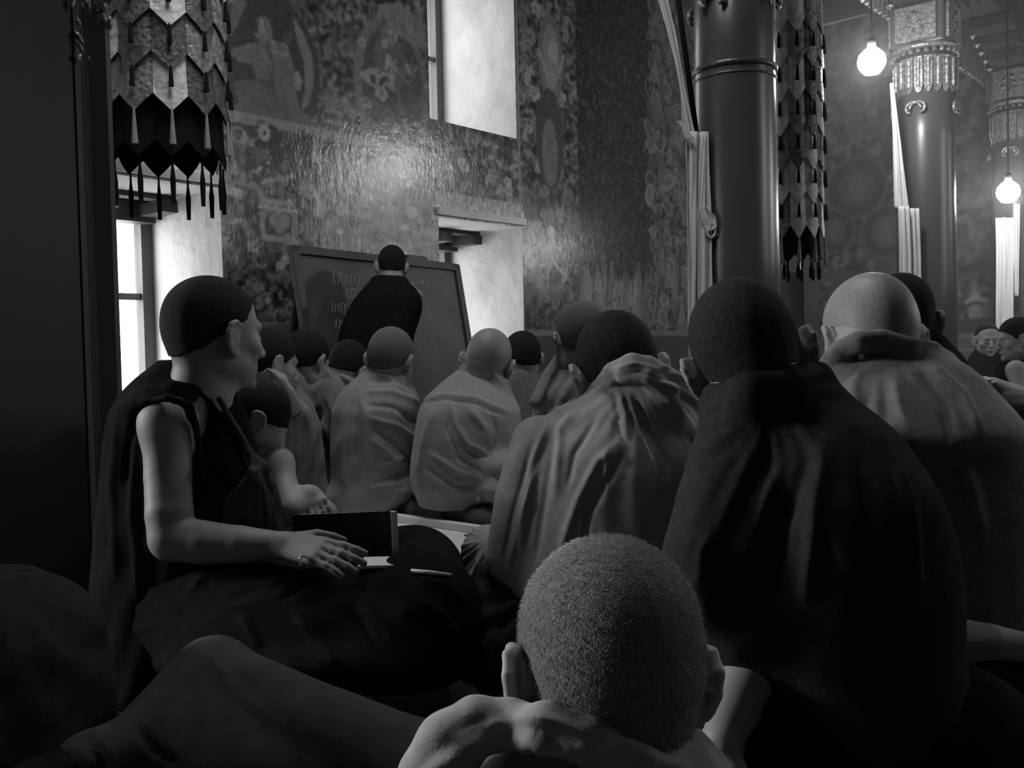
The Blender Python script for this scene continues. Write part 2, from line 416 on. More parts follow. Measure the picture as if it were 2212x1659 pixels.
# ------------------------------------------------------------------ heads and people
def Rot(yaw, pitch, roll):
    a, b, c = map(math.radians, (yaw, pitch, roll))
    Rz = Matrix.Rotation(a, 3, 'Z'); Rx = Matrix.Rotation(-b, 3, 'X'); Ry = Matrix.Rotation(c, 3, 'Y')
    return np.array(Rz @ Ry @ Rx)
def head(S, C, R, sc=1.0, ears=(1, 1), fine=True):
    """face looks along local +y; R columns are the local axes"""
    L = lambda x, y, z: C + R@(np.array((x, y, z))*sc)
    E = lambda c, r, k=.02, op='u': S.ell(L(*c), np.array(r)*sc, R, k*sc, op)
    E((0, -.012, .034), (.076, .098, .084), 0)
    E((0, -.045, -.005), (.062, .055, .06), .03)
    E((0, .028, -.03), (.061, .062, .078), .03)
    E((0, .045, -.078), (.043, .042, .034), .03)
    for sx in (-1, 1):
        E((sx*.042, .058, -.028), (.022, .022, .02), .02)
        E((sx*.052, .01, -.065), (.018, .035, .025), .02)
    S.cone(L(-.03, .078, .016), .013*sc, L(.03, .078, .016), .013*sc, .012*sc)
    for sx in (-1, 1):
        E((sx*.03, .1, -.006), (.019, .018, .012), .012, 's')
        S.cone(L(sx*.03, .076, -.006), .0125*sc, k=.003)
        S.cone(L(sx*.018, .089, -.011), .003*sc, L(sx*.042, .083, -.009), .003*sc, .004)
        S.cone(L(sx*.012, .102, -.042), .008*sc, k=.008)
    S.chain([(L(0, .09, .006), .007*sc), (L(0, .104, -.02), .009*sc), (L(0, .113, -.038), .0105*sc)], .01*sc)
    S.chain([(L(-.021, .084, -.068), .004*sc), (L(0, .096, -.064), .007*sc), (L(.021, .084, -.068), .004*sc)], .006*sc)
    S.chain([(L(-.018, .084, -.07), .004*sc), (L(0, .093, -.074), .0075*sc), (L(.018, .084, -.07), .004*sc)], .003*sc)
    E((0, .082, -.103), (.018, .016, .014), .015)
    for sx, on in zip((-1, 1), ears):
        if not on: continue
        E((sx*.078, -.008, -.018), (.008, .016, .026), .012)
        rim = [(.072, .010, .002), (.080, .006, .016), (.088, -.006, .022), (.094, -.022, .017), (.096, -.031, 0), (.092, -.029, -.018), (.085, -.018, -.034), (.079, -.006, -.043), (.074, .004, -.040)]
        S.chain([(L(sx*x, y, z), (.0048 if i < 7 else .0068)*sc) for i, (x, y, z) in enumerate(rim)], .004*sc)
        for (x, y, z), (x2, y2, z2) in zip(rim[1:8], [(.076, -.004, -.012)]*7):
            S.cone(L(sx*x, y, z), .003*sc, L(sx*x2, y2, z2), .004*sc, .004*sc)
        th_ = math.atan2(.035, .022*1.0); d_ = np.array((sx*.022, -.035, 0)); d_ /= np.linalg.norm(d_); n_ = np.array((sx*.035, .022, 0)); n_ /= np.linalg.norm(n_)
        S.ell(L(sx*.0845, -.0135, -.010), np.array((.0225, .034, .0048))*sc, R@np.stack([d_, np.array((0, 0, 1.)), n_], 1), .006*sc)
        S.chain([(L(sx*.083, .0, .006), .003*sc), (L(sx*.088, -.017, .002), .003*sc), (L(sx*.084, -.018, -.02), .003*sc)], .003*sc)
def hairmesh(C, R, sc, thick=.0035, line=(-.012, .52), h=.004):
    S = SDF(C-.15*sc, C+.15*sc, h)
    L = lambda x, y, z: C + R@(np.array((x, y, z))*sc)
    E = lambda c, r, k=.02, op='u': S.ell(L(*c), (np.array(r)+thick)*sc, R, k*sc, op)
    E((0, -.012, .034), (.076, .098, .084), 0); E((0, -.045, -.005), (.062, .055, .06), .03); E((0, .028, -.03), (.057, .058, .074), .03); E((0, -.027, -.05), (.0565, .0565, .05), .025)
    X, Y, Z = np.meshgrid(*S.ax, indexing='ij'); X = X-C[0]; Y = Y-C[1]; Z = Z-C[2]
    x = (X*R[0, 0]+Y*R[1, 0]+Z*R[2, 0])/sc; y = (X*R[0, 1]+Y*R[1, 1]+Z*R[2, 1])/sc; z = (X*R[0, 2]+Y*R[1, 2]+Z*R[2, 2])/sc
    lim = line[0]+line[1]*np.clip(y, -.2, .04)+np.clip(y-.03, 0, 1)*.8 - .35*np.clip(np.abs(x)-.055, 0, 1)*np.exp(-((y-.03)/.02)**2) + .002*np.sin(x*300)
    S.d = np.maximum(S.d, ((lim-z)*.8*sc).astype(np.float32))
    return S.mesh()
def hand(S, Pw, Pk, side, curl=.4, sc=1.0, up=(0, 0, 1), spread=1.0):
    """wrist point, knuckle-line centre, thumb side vector; returns nothing, adds palm and five fingers"""
    Pw, Pk = np.asarray(Pw), np.asarray(Pk); d = Pk-Pw; d /= np.linalg.norm(d); sd = np.asarray(side, float); sd -= d*(sd@d); sd /= np.linalg.norm(sd)
    nrm = np.cross(d, sd); 
    if nrm@np.asarray(up, float) < 0: nrm = -nrm
    for o in (-.026, -.009, .009, .026):
        S.cone(Pw+sd*o*.6*sc, .014*sc, Pk+sd*o*sc, .0105*sc, .012*sc)
    Ls = [(.026, .040, .024, .019), (.009, .044, .028, .02), (-.009, .041, .026, .019), (-.026, .032, .02, .017)]
    for i, (o, a, b, c) in enumerate(Ls):
        p = Pk+sd*o*sc; dd = d+sd*o*3*spread; r = (.0088, .009, .0086, .0076)[i]*sc; cc = curl*(1+.13*i)
        for j, l in enumerate((a, b, c)):
            ang = cc*(.55+j*.6); v = dd*math.cos(ang)-nrm*math.sin(ang); v /= np.linalg.norm(v); p2 = p+v*l*sc
            S.cone(p, r*(1-.06*j), p2, r*(1-.06*(j+1)), .003*sc); p = p2
    p = Pw+d*.022*sc+sd*.024*sc; v = d*.7+sd*.75-nrm*.2; v /= np.linalg.norm(v); p2 = p+v*.036*sc
    S.cone(p, .0135*sc, p2, .010*sc, .008*sc); v2 = d*.9+sd*.35-nrm*.35; v2 /= np.linalg.norm(v2); p3 = p2+v2*.03*sc
    S.cone(p2, .010*sc, p3, .0085*sc, .003*sc); S.cone(p3, .0085*sc, p3+(v2-nrm*.2)*.022*sc, .007*sc, .003*sc)

def person(label, hd, skin='skin', hair='hair', neck=None, chest=None, arms=(), hands=(), h=.005, robe=None, hairline=(-.012, .52), base=None, haircut=.0022, group=None, extra=None):
    px, py, Y, yaw, pitch, roll, sc = hd
    C = q(px, py, Y); R = Rot(yaw, pitch, roll)
    loc = base if base is not None else (C[0], C[1]-.05, .1)
    root = empty('person', loc, label, 'person', group)
    inv = Matrix.Translation(-Vector(loc))
    pts = [C-.14*sc, C+.14*sc]
    cores = []
    nb = q(*neck[:3]) if neck else C+np.array((0, -.05, -.2)); nr = neck[3] if neck else .06
    cb = q(*chest[:3])+np.array((0, .02, -.03)); cr = [v*.62 for v in chest[3]]
    pts += [nb-nr*1.6, nb+nr*1.6, cb-max(cr), cb+max(cr)]
    W = [[(q(*a[:3]), a[3]) for a in ch] for ch in arms]
    for ch in W:
        for p, r in ch: pts += [p-r*1.3, p+r*1.3]
    HH = []
    for wv, kv, sd, cl, s_ in hands:
        a, b = q(*wv), q(*kv); HH.append((a, b, sd, cl, s_)); pts += [b-.13*s_, b+.13*s_, a-.04, a+.04]
    P = np.array(pts); S = SDF(P.min(0)-.02, P.max(0)+.02, h)
    head(S, C, R, sc)
    nt = C+R@(np.array((0, -.025, -.055))*sc)
    S.cone(nt, .056*sc, nb, nr, .025*sc)
    S.ell(cb, cr, None, .05); S.cone(nb, nr*.85, cb, .05, .03)
    for ch in W: S.chain(ch, .02)
    for ch in W:
        if ch: S.cone(cb+np.array((0, 0, cr[2]*.6)), .05, ch[0][0], min(ch[0][1], .05), .04)
    for a, b, sd, cl, s_ in HH: hand(S, a, b, sd, cl, s_)
    if extra: extra(S, C, R)
    V, Q = S.mesh(); V = relax(V, Q, 1)
    o = link('body', quads_mesh('body', V, Q), skin, root); o.matrix_parent_inverse = inv
    V, Q = hairmesh(C, R, sc, haircut, hairline, .004 if sc*1025/Y > 500 else .006)
    o = link('hair', quads_mesh('hair', V, Q), hair, root); o.matrix_parent_inverse = inv
    root['_c'] = 0; del root['_c']
    return root, C, R, inv
def cloth(name, root, m, rows=(), blobs=(), chains=(), carve=(), h=.006, strokes=None, extra=None, k=.04, label=None, pw=2.2, carve_sdf=None, ang=0, relaxn=2, dy=0, sw=1.0):
    strokes = [(p_, w_*sw, a_*sw) for p_, w_, a_ in strokes] if strokes else strokes
    rows = [(r[0]+dy,)+tuple(r[1:]) for r in rows]; chains = [[(a[0], a[1]+dy, a[2], a[3]) for a in c_] for c_ in chains]
    strokes = [([(x_, y_+dy) for x_, y_ in p_], w_, a_) for p_, w_, a_ in strokes] if strokes else strokes
    """rows: (py, xl, xr, Y, depth half-size); blobs: ((px,py,Y),(a,b,c)); chains: [(px,py,Y,r)...]"""
    inv = Matrix.Translation(-Vector(root.location))
    R_ = []
    for py, xl, xr, Y, b in rows:
        b = max(b*1.12, .066); a = q(xl, py, Y); c = q(xr, py, Y); R_.append(((a[2]+c[2])/2, (a[0]+c[0])/2, Y, (c[0]-a[0])/2, b))
    pts = []
    for z, x, y, a, b in R_: pts += [(x-a-.03, y-b-.03, z-.02), (x+a+.03, y+b+.03, z+.02)]
    B = [(q(*c), r, (Rot(*rt) if rt else None)) for c, r, rt in [(b[0], b[1], b[2] if len(b) > 2 else None) for b in blobs]]
    for c, r, _ in B: pts += [c-max(r), c+max(r)]
    CH = [[(q(*a[:3]), a[3]) for a in ch] for ch in chains]
    for ch in CH:
        for p, r in ch: pts += [p-r, p+r]
    P = np.array(pts); S = SDF(P.min(0)-.03, P.max(0)+.03, h)
    if R_: S.stack(R_, 0, pw=pw, ang=ang)
    for c, r, R in B: S.ell(c, r, R, k)
    for ch in CH: S.chain(ch, k)
    for ch in carve: 
        for a, b in zip(ch[:-1], ch[1:]): S.cone(q(*a[:3]), a[3], q(*b[:3]), b[3], .015, 's')
    if carve_sdf: carve_sdf(S)
    V, Q = S.mesh(); V = relax(V, Q, relaxn); V = folds(V, Q, strokes, extra)
    o = link(name, quads_mesh(name, V, Q), m, root); o.matrix_parent_inverse = inv
    if label: o['label'] = label
    return o
def childof(o, root):
    o.parent = root; o.matrix_parent_inverse = Matrix.Translation(-Vector(root.location)); return o

# ------------------------------------------------------------------ the painted walls
class Canvas:
    def __init__(s, a0, a1, z0, z1, c):
        s.a0, s.z0, s.c = a0, z0, c; s.na = int(round((a1-a0)/c)); s.nz = int(round((z1-z0)/c))
        s.A = (a0+(np.arange(s.na)+.5)*c)[:, None]; s.Z = (z0+(np.arange(s.nz)+.5)*c)[None, :]
        s.g = np.full((s.na, s.nz), .12)
    def win(s, a0, a1, z0, z1):
        i0, i1 = [int(np.clip((v-s.a0)/s.c, 0, s.na)) for v in (a0, a1)]; j0, j1 = [int(np.clip((v-s.z0)/s.c, 0, s.nz)) for v in (z0, z1)]
        return slice(i0, max(i1+1, i0)), slice(j0, max(j1+1, j0))
    def put(s, sl, m, col, al=1.0):
        v = s.g[sl]; s.g[sl] = np.where(m, v*(1-al)+col*al, v)
    def ell(s, c, r, col, rot=0, ring=None, al=1.0):
        m = max(r); sl = s.win(c[0]-m, c[0]+m, c[1]-m, c[1]+m); A, Z = s.A[sl[0]]-c[0], s.Z[:, sl[1]]-c[1]
        if A.size == 0 or Z.size == 0: return
        x = A*math.cos(rot)+Z*math.sin(rot); y = -A*math.sin(rot)+Z*math.cos(rot); e = np.hypot(x/r[0], y/r[1])
        s.put(sl, (e < 1) if ring is None else ((e < 1) & (e > ring)), col, al)
    def poly(s, P, col, al=1.0):
        P = np.array(P); sl = s.win(P[:, 0].min(), P[:, 0].max(), P[:, 1].min(), P[:, 1].max()); A, Z = s.A[sl[0]], s.Z[:, sl[1]]
        if A.size == 0 or Z.size == 0: return
        m = np.zeros((A.shape[0], Z.shape[1]), bool); n = len(P)
        for i in range(n):
            (x1, y1), (x2, y2) = P[i], P[(i+1) % n]
            if y1 == y2: continue
            c = ((y1 > Z) != (y2 > Z)) & (A < (x2-x1)*(Z-y1)/(y2-y1)+x1); m ^= c
        s.put(sl, m, col, al)
    def line(s, P, w, col, al=1.0):
        for (x1, y1), (x2, y2) in zip(P[:-1], P[1:]):
            sl = s.win(min(x1, x2)-w, max(x1, x2)+w, min(y1, y2)-w, max(y1, y2)+w); A, Z = s.A[sl[0]], s.Z[:, sl[1]]
            if A.size == 0 or Z.size == 0: continue
            L = (x2-x1)**2+(y2-y1)**2+1e-9; t = np.clip(((A-x1)*(x2-x1)+(Z-y1)*(y2-y1))/L, 0, 1)
            s.put(sl, np.hypot(A-x1-t*(x2-x1), Z-y1-t*(y2-y1)) < w/2, col, al)
    def scatter(s, a0, a1, z0, z1, n, r0, r1, lo, hi):
        for _ in range(n):
            a, z = RNG.uniform(a0, a1), RNG.uniform(z0, z1); r = RNG.uniform(r0, r1); col = RNG.uniform(lo, hi); k = RNG.integers(0, 7); th = RNG.uniform(0, 3.14)
            if k == 0: s.ell((a, z), (r, r*.6), col, th); s.ell((a, z), (r*.6, r*.3), col*.6, th)
            elif k == 1:                                   # curling cloud
                for j in range(5): s.ell((a+r*math.cos(j*1.3+th)*.7, z+r*math.sin(j*1.3+th)*.5), (r*.42, r*.42), col*(.9+.1*j)); 
                s.ell((a, z), (r*.4, r*.3), col*.7)
            elif k == 2:                                   # leaf or flame
                s.poly([(a-r*.4, z-r), (a-r*.5, z), (a, z+r*1.3), (a+r*.45, z+.1*r), (a+r*.3, z-r)], col); s.line([(a, z-r), (a, z+r*.8)], .012, col*.5)
            elif k == 3:                                   # small seated figure
                s.ell((a, z+r*.9), (r*.55, r*.55), col*.6, ring=.75); s.ell((a, z+r*.9), (r*.25, r*.3), col*1.2); s.ell((a, z), (r*.5, r*.75), col); s.ell((a, z-r*.6), (r*.9, r*.3), col*.8)
            elif k == 4: s.line([(a+r*math.cos(th+j*.8)*(1-j*.12), z+r*math.sin(th+j*.8)*(1-j*.12)) for j in range(7)], .016, col)
            elif k == 5: s.ell((a, z), (r*.8, r*.8), col, ring=.72)
            else: s.line([(a-r, z-r*.4), (a-r*.3, z+r*.3), (a+r*.3, z-r*.1), (a+r, z+r*.5)], .02, col)
    def speckle(s, a0, a1, z0, z1, amt, blur=2):
        sl = s.win(a0, a1, z0, z1); n = RNG.normal(size=s.g[sl].shape)
        for _ in range(blur): n = (n+np.roll(n, 1, 0)+np.roll(n, 1, 1)+np.roll(n, -1, 0)+np.roll(n, -1, 1))/2.6
        s.g[sl] = s.g[sl]*np.exp(np.clip(n*amt, -1.2, 1.0))
    def mesh(s, name, f3, holes, label=None):
        na, nz = s.na, s.nz
        a = s.a0+np.arange(na+1)*s.c; z = s.z0+np.arange(nz+1)*s.c
        AA, ZZ = np.meshgrid(a, z, indexing='ij'); V = f3(AA.ravel(), ZZ.ravel())
        I = np.arange((na+1)*(nz+1)).reshape(na+1, nz+1)
        Qd = np.stack([I[:-1, :-1], I[1:, :-1], I[1:, 1:], I[:-1, 1:]], -1)
        keep = np.ones((na, nz), bool)
        for h0, h1, y0, y1 in holes: keep &= ~((s.A > h0) & (s.A < h1) & (s.Z > y0) & (s.Z < y1))
        Qd = Qd[keep]; used = np.zeros(len(V), bool); used[Qd.ravel()] = True
        g = np.pad(s.g, ((0, 1), (0, 1)), 'edge'); g = (g+np.pad(s.g, ((1, 0), (0, 1)), 'edge')+np.pad(s.g, ((0, 1), (1, 0)), 'edge')+np.pad(s.g, ((1, 0), (1, 0)), 'edge'))/4
        mp = np.cumsum(used)-1
        me = quads_mesh(name, V[used], mp[Qd]); col = np.clip(g.ravel()[used], .01, .9)
        at = me.color_attributes.new('paint', 'FLOAT_COLOR', 'POINT'); at.data.foreach_set('color', np.repeat(col[:, None], 4, 1).astype(np.float32).ravel())
        o = link(name, me, 'mural', None, False); tag(o, label, kind='structure'); return o

cv = Canvas(-7.0, T1, 0.0, HT, .0095)
W = wall_tz
Wp = lambda pts: [W(*p) for p in pts]
zb = 2.14
cv.g[:] = .055
cv.g[:, cv.win(0, 0, 2.14, HT)[1]] = .07
cv.speckle(-7, T1, 0, HT, .12, 5)
# upper register: quiet clouds and hills
cv.scatter(-1.6, .62, 2.2, 3.6, 60, .05, .12, .05, .10)
cv.scatter(1.55, 2.2, 1.0, 4.2, 170, .03, .09, .06, .28)
cv.scatter(-7, -1.2, .9, 4.2, 900, .03, .1, .05, .3)
# left seated figure
cv.ell(W(585, 150), (.36, .46), .05); 
cv.poly(Wp([(630, 30), (655, 70), (677, 130), (678, 180), (665, 228), (650, 240), (660, 190), (658, 140), (640, 80)]), .15)
cv.poly(Wp([(540, 95), (575, 82), (620, 95), (634, 140), (640, 200), (650, 245), (535, 235), (560, 190), (545, 140), (520, 135)]), .12)
cv.poly(Wp([(500, 105), (545, 92), (548, 108), (520, 135), (500, 118)]), .13)
cv.ell(W(573, 68), (.05, .085), .13); cv.poly(Wp([(560, 170), (595, 172), (592, 205), (560, 200)]), .075); cv.ell(W(643, 175), (.03, .06), .2)
cv.line(Wp([(575, 85), (590, 150), (585, 190)]), .02, .07); cv.ell(W(600, 250), (.3, .06), .1)
cv.poly(Wp([(500, 0), (535, 0), (510, 60), (498, 75)]), .12); cv.poly(Wp([(505, 175), (560, 172), (640, 240), (520, 240)]), .1)
# right seated figure inside its halo
cv.ell(W(848, 190), (.33, .50), .13); cv.ell(W(850, 195), (.27, .43), .07); cv.ell(W(842, 135), (.14, .2), .1)
cv.poly(Wp([(775, 158), (800, 148), (828, 150), (838, 128), (850, 132), (852, 160), (850, 198), (822, 200), (795, 180)]), .22)
cv.ell(W(840, 140), (.035, .07), .24); cv.ell(W(806, 172), (.025, .035), .06)
cv.poly(Wp([(805, 200), (865, 200), (868, 232), (840, 240), (805, 225)]), .1); cv.ell(W(835, 212), (.1, .07), .06)
cv.poly(Wp([(815, 10), (860, 5), (915, 50), (918, 110), (880, 90), (850, 70), (818, 70)]), .16)
for k in range(14): cv.ell(W(820+RNG.uniform(0, 90), 15+RNG.uniform(0, 80)), (.03, .035), RNG.uniform(.1, .22))
# little stupa on the border
for i, (y, w_) in enumerate([(287, 34), (275, 30), (264, 27), (252, 24), (240, 20)]): cv.poly(Wp([(722-w_, y), (722+w_, y+12), (722+w_*.94, y+1), (722-w_*.94, y-9)]), .17 if i % 2 == 0 else .08)
cv.poly(Wp([(705, 232), (740, 238), (732, 215), (725, 190), (718, 212)]), .13)
cv.scatter(.0, .6, 2.2, 2.8, 26, .03, .06, .06, .22); cv.scatter(-.8, .3, 2.6, 3.4, 20, .03, .07, .08, .2)
# the border line and the crowded register below it
cv.poly([(-1.15, zb-.035), (.56, zb-.035), (.56, zb+.035), (-1.15, zb+.035)], .19)
cv.scatter(-1.12, .66, 0.9, 2.06, 420, .02, .06, .04, .26); cv.scatter(-1.12, .66, 0.9, 2.06, 150, .02, .035, .14, .36)
cv.scatter(.62, 1.6, 1.9, 2.34, 110, .02, .05, .06, .32)
cv.poly([(.64, 1.72), (1.58, 1.72), (1.58, 1.9), (.64, 1.9)], .26); cv.speckle(.64, 1.58, 1.72, 1.9, .5, 1)
cv.poly([(-2.1, 1.78), (-1.09, 1.78), (-1.09, 1.95), (-2.1, 1.95)], .55); cv.speckle(-2.1, -1.09, 1.78, 1.95, .3, 1)
cv.poly([(-2.1, 1.95), (-1.09, 1.95), (-1.09, 1.975), (-2.1, 1.975)], .06)
cv.scatter(-.9, .2, 1.85, 2.08, 60, .03, .07, .035, .06)
cv.ell(W(571, 287), (.04, .05), .28, ring=.35); cv.ell(W(870, 347), (.045, .05), .24)
cv.poly(Wp([(673, 350), (688, 352), (684, 318), (680, 300), (676, 318)]), .36)
cv.poly(Wp([(675, 465), (700, 470), (688, 430)]), .28)
for P, c in [([(548, 388), (566, 440), (640, 450), (636, 440), (572, 428)], .3), ([(556, 440), (644, 452), (646, 462), (558, 450)], .32), ([(562, 455), (575, 456), (574, 510), (563, 505)], .22),
             ([(630, 460), (643, 462), (642, 518), (630, 515)], .22), ([(575, 460), (630, 466), (628, 505), (576, 498)], .08), ([(565, 505), (646, 516), (646, 530), (566, 518)], .27)]: cv.poly(Wp(P), c)
for x, y in [(592, 475), (605, 490), (616, 476), (600, 470)]: cv.ell(W(x, y), (.035, .04), .25)
cv.poly(Wp([(480, 395), (524, 412), (524, 430), (482, 415)]), .33)
# strip right of the windows
cv.ell(W(1190, 130), (.16, .36), .13); cv.ell(W(1190, 125), (.1, .27), .2); cv.ell(W(1195, 110), (.06, .1), .28); cv.line(Wp([(1165, 110), (1180, 160), (1205, 165), (1218, 120)]), .03, .24)
cv.ell(W(1188, 300), (.18, .4), .06); cv.ell(W(1188, 330), (.1, .27), .14)
cv.ell(W(1190, 548), (.2, .26), .035)
for P in [[(1190, 505), (1192, 560), (1182, 590), (1185, 620)], [(1192, 560), (1210, 585), (1222, 595), (1212, 622)], [(1190, 525), (1172, 545), (1162, 520)], [(1190, 525), (1210, 540), (1222, 520)], [(1165, 575), (1180, 570)], [(1176, 600), (1164, 585)]]:
    cv.line(Wp(P), .026, .26)
cv.ell(W(1190, 500), (.05, .05), .28); cv.ell(W(1192, 535), (.055, .1), .2)
cv.poly([(1.53, .0), (1.56, .0), (1.56, 4.2), (1.53, 4.2)], .19)
# dark figure panel, flames below
a0, a1 = W(1250, 400)[0], W(1402, 400)[0]
cv.poly([(a0, 1.38), (a1, 1.38), (a1+.05, HT), (a0, HT)], .028); cv.speckle(a0, a1, 1.38, HT, .35, 2)
for k in range(26):
    a = a0+(a1-a0)*(k+.5)/26+RNG.uniform(-.03, .03); hh = RNG.uniform(.12, .3); z = 1.2+RNG.uniform(0, .12)
    cv.poly([(a-.06, 1.0), (a-.05, z), (a, z+hh), (a+.05, z), (a+.06, 1.0)], RNG.uniform(.1, .26)); cv.line([(a, z), (a, z+hh*.8)], .014, .06)
cv.scatter(a0, a1+.6, .9, 1.25, 70, .03, .06, .04, .26)
cv.scatter(a1, a1+.9, 1.0, 4.2, 260, .04, .14, .05, .2)
cv.scatter(a1+.9, T1, 1.0, 4.2, 300, .05, .15, .04, .16)
cv.g[:, cv.win(0, 0, 0, .9)[1]] *= .8
cv.poly([(1.6, .88), (T1, .88), (T1, .93), (1.6, .93)], .16)
cv.poly([(1.6, 0), (T1, 0), (T1, .88), (1.6, .88)], .05)
cv.speckle(-7, T1, 0, HT, .12, 1)
wl = cv.mesh('wall_left', lambda a, z: np.stack([O2[0]+U2[0]*a, O2[1]+U2[1]*a, z], 1), [WIN[0], WIN[1], WIN[2], WIN[3]], 'mural covered window wall of the hall')

ce = Canvas(0, SW, 0, HT, .018)
E = end_sz; Ep = lambda p: [E(*x) for x in p]
ce.g[:] = .075; ce.speckle(0, SW, 0, HT, .25, 5); ce.scatter(0, 4.5, 1.2, 4.2, 420, .04, .13, .04, .13)
for c, r in [((1850, 405), .36), ((1915, 500), .3), ((1800, 500), .26)]:
    ce.ell(E(*c), (r, r), .045); ce.ell(E(*c), (r, r), .12, ring=.88); ce.ell(E(*c), (r*.55, r*.6), .1); ce.ell(E(*c), (r*.25, r*.4), .15)
for x in range(5): ce.ell(E(1790+x*40, 640), (.22, .3), .1, ring=.6)
ce.poly(Ep([(2085, 650), (2100, 640), (2108, 626), (2118, 640), (2150, 650)]), .42); ce.poly(Ep([(2082, 652), (2150, 650), (2150, 662), (2085, 664)]), .3)
ce.ell(E(2107, 678), (.12, .14), .04, ring=.7); ce.ell(E(2107, 680), (.07, .1), .28); ce.ell(E(2138, 676), (.07, .12), .22)
zm = E(2110, 688)[1]
ce.poly([(0, zm-.14), (SW, zm-.14), (SW, zm), (0, zm)], .04); ce.poly([(0, 0), (SW, 0), (SW, zm-.14), (0, zm-.14)], .12)
for k in range(5): ce.poly([(0, zm-.19-k*.15), (SW, zm-.19-k*.15), (SW, zm-.16-k*.15), (0, zm-.16-k*.15)], .2)
Ee = O2+U2*T1
ce.mesh('wall_end', lambda s, z: np.stack([Ee[0]+S2[0]*s, Ee[1]+S2[1]*s, z], 1)[:, :], [EW], 'far mural wall of the hall')

def struct(name, mb, m, label=None): o = mb.build(name, m); o['kind'] = 'structure'; return o
struct('floor', MB().rbox(T0, T1+.2, -.1, SW, -.12, 0), 'floor')
c = MB(); c.rbox(T0, RW[0], SW, SW+.2, 0, HT); c.rbox(RW[1], T1, SW, SW+.2, 0, HT); c.rbox(RW[0], RW[1], SW, SW+.2, 0, RW[2]); c.rbox(RW[0], RW[1], SW, SW+.2, RW[3], HT)
struct('wall_right', c, 'wallplain')
struct('wall_back', MB().rbox(T0-.2, T0, -.1, SW, 0, HT), 'wallplain')
st, ss, sw_, sl_ = SKY[0][0]+.5, SKY[0][1], .8, .8
c = MB(); c.rbox(T0, st-sl_, -.2, SW, HT, HT+.15); c.rbox(st+sl_, T1+.2, -.2, SW, HT, HT+.15); c.rbox(st-sl_, st+sl_, -.2, ss-sw_, HT, HT+.15); c.rbox(st-sl_, st+sl_, ss+sw_, SW, HT, HT+.15)
struct('ceiling', c, 'ceil')
struct('wall_left_near', MB().rbox(T0, -7.0, -.2, 0, 0, HT), 'wallplain')

# deep windows: plaster reveal, timber frame, panes, curtain
DP = .83
for i, (a, b, z0, z1) in enumerate(WIN):
    wn = empty('window_%d' % (i+1), room((a+b)/2, 0, z0)); wn['kind'] = 'structure'
    inv = Matrix.Translation(-wn.location)
    def ch(mb, name, m, **k):
        o = mb.build(name, m, wn, **k); o.matrix_parent_inverse = inv; return o
    rv = MB()
    rv.rbox(b, b+.12, -DP-.1, -.002, z0-.1, z1+.1); rv.rbox(a-.12, a, -DP-.1, -.002, z0-.1, z1+.1)
    rv.rbox(a, b, -DP-.1, -.002, z0-.1, z0); rv.rbox(a, b, -DP-.1, -.002, z1, z1+.1)
    ch(rv, 'reveal', 'plaster')
    f = MB(); fw = .075
    f.rbox(a, a+fw, -DP-.04, -DP+.05, z0, z1); f.rbox(b-fw, b, -DP-.04, -DP+.05, z0, z1); f.rbox(a+fw, b-fw, -DP-.04, -DP+.05, z0, z0+fw); f.rbox(a+fw, b-fw, -DP-.04, -DP+.05, z1-fw, z1)
    mid = (a+b)/2; f.rbox(mid-.02, mid+.02, -DP-.02, -DP+.03, z0+fw, z1-fw)
    for zz in ([3.15] if i == 2 else [z0+.55*(z1-z0)]): f.rbox(a+fw, b-fw, -DP-.02, -DP+.03, zz-.02, zz+.02)
    ch(f, 'frame', 'frame')
    if i != 2:
        l = MB(); l.rbox(a+.02, b-.04, -DP+.05, -DP+.17, z1-.13, z1-.01); ch(l, 'lintel', 'wood')
        for k in range(3):
            e = MB(); c0 = a+.1+k*(b-a-.25)/2; e.rbox(c0, c0+.1, -DP+.05, -.38, z1-.1, z1-.03); ch(e, 'lintel_beam', 'wood')
        e = MB(); e.rbox(a+.05, b-.05, -.5, -.4, z1-.03, z1-.001); ch(e, 'lintel_board', 'wood')
    g = MB(); g.rbox(a+fw, b-fw, -DP-.008, -DP-.002, z0+fw, z1-fw); ch(g, 'pane', 'glass')
    if i == 0:                                              # gathered curtain, pulled to the side
        n = 60; m_ = 24; V = []; 
        for jj in range(m_+1):
            z = z0+.05+(z1-.2-z0)*jj/m_; wd = .5+.30*abs(jj/m_-.35)
            for ii in range(n+1):
                u = ii/n; V.append(room(a+.05+u*wd, -DP+.12+.03*math.sin(u*40)+.02*math.sin(u*17+jj*.2), z))
        Qd = [(jj*(n+1)+ii, jj*(n+1)+ii+1, (jj+1)*(n+1)+ii+1, (jj+1)*(n+1)+ii) for jj in range(m_) for ii in range(n)]
        o = link('curtain', quads_mesh('curtain', V, Qd), 'curtain', wn); o.matrix_parent_inverse = inv
# the plaster lip that runs above each lower window
for k, (a, b) in enumerate([(-2.1, -1.07), (.64, 1.58)]):
    t_ = MB().rbox(a, b, .001, .03, 1.735, 1.785).build('trim_%d' % (k+1), 'plaster'); t_['kind'] = 'structure'

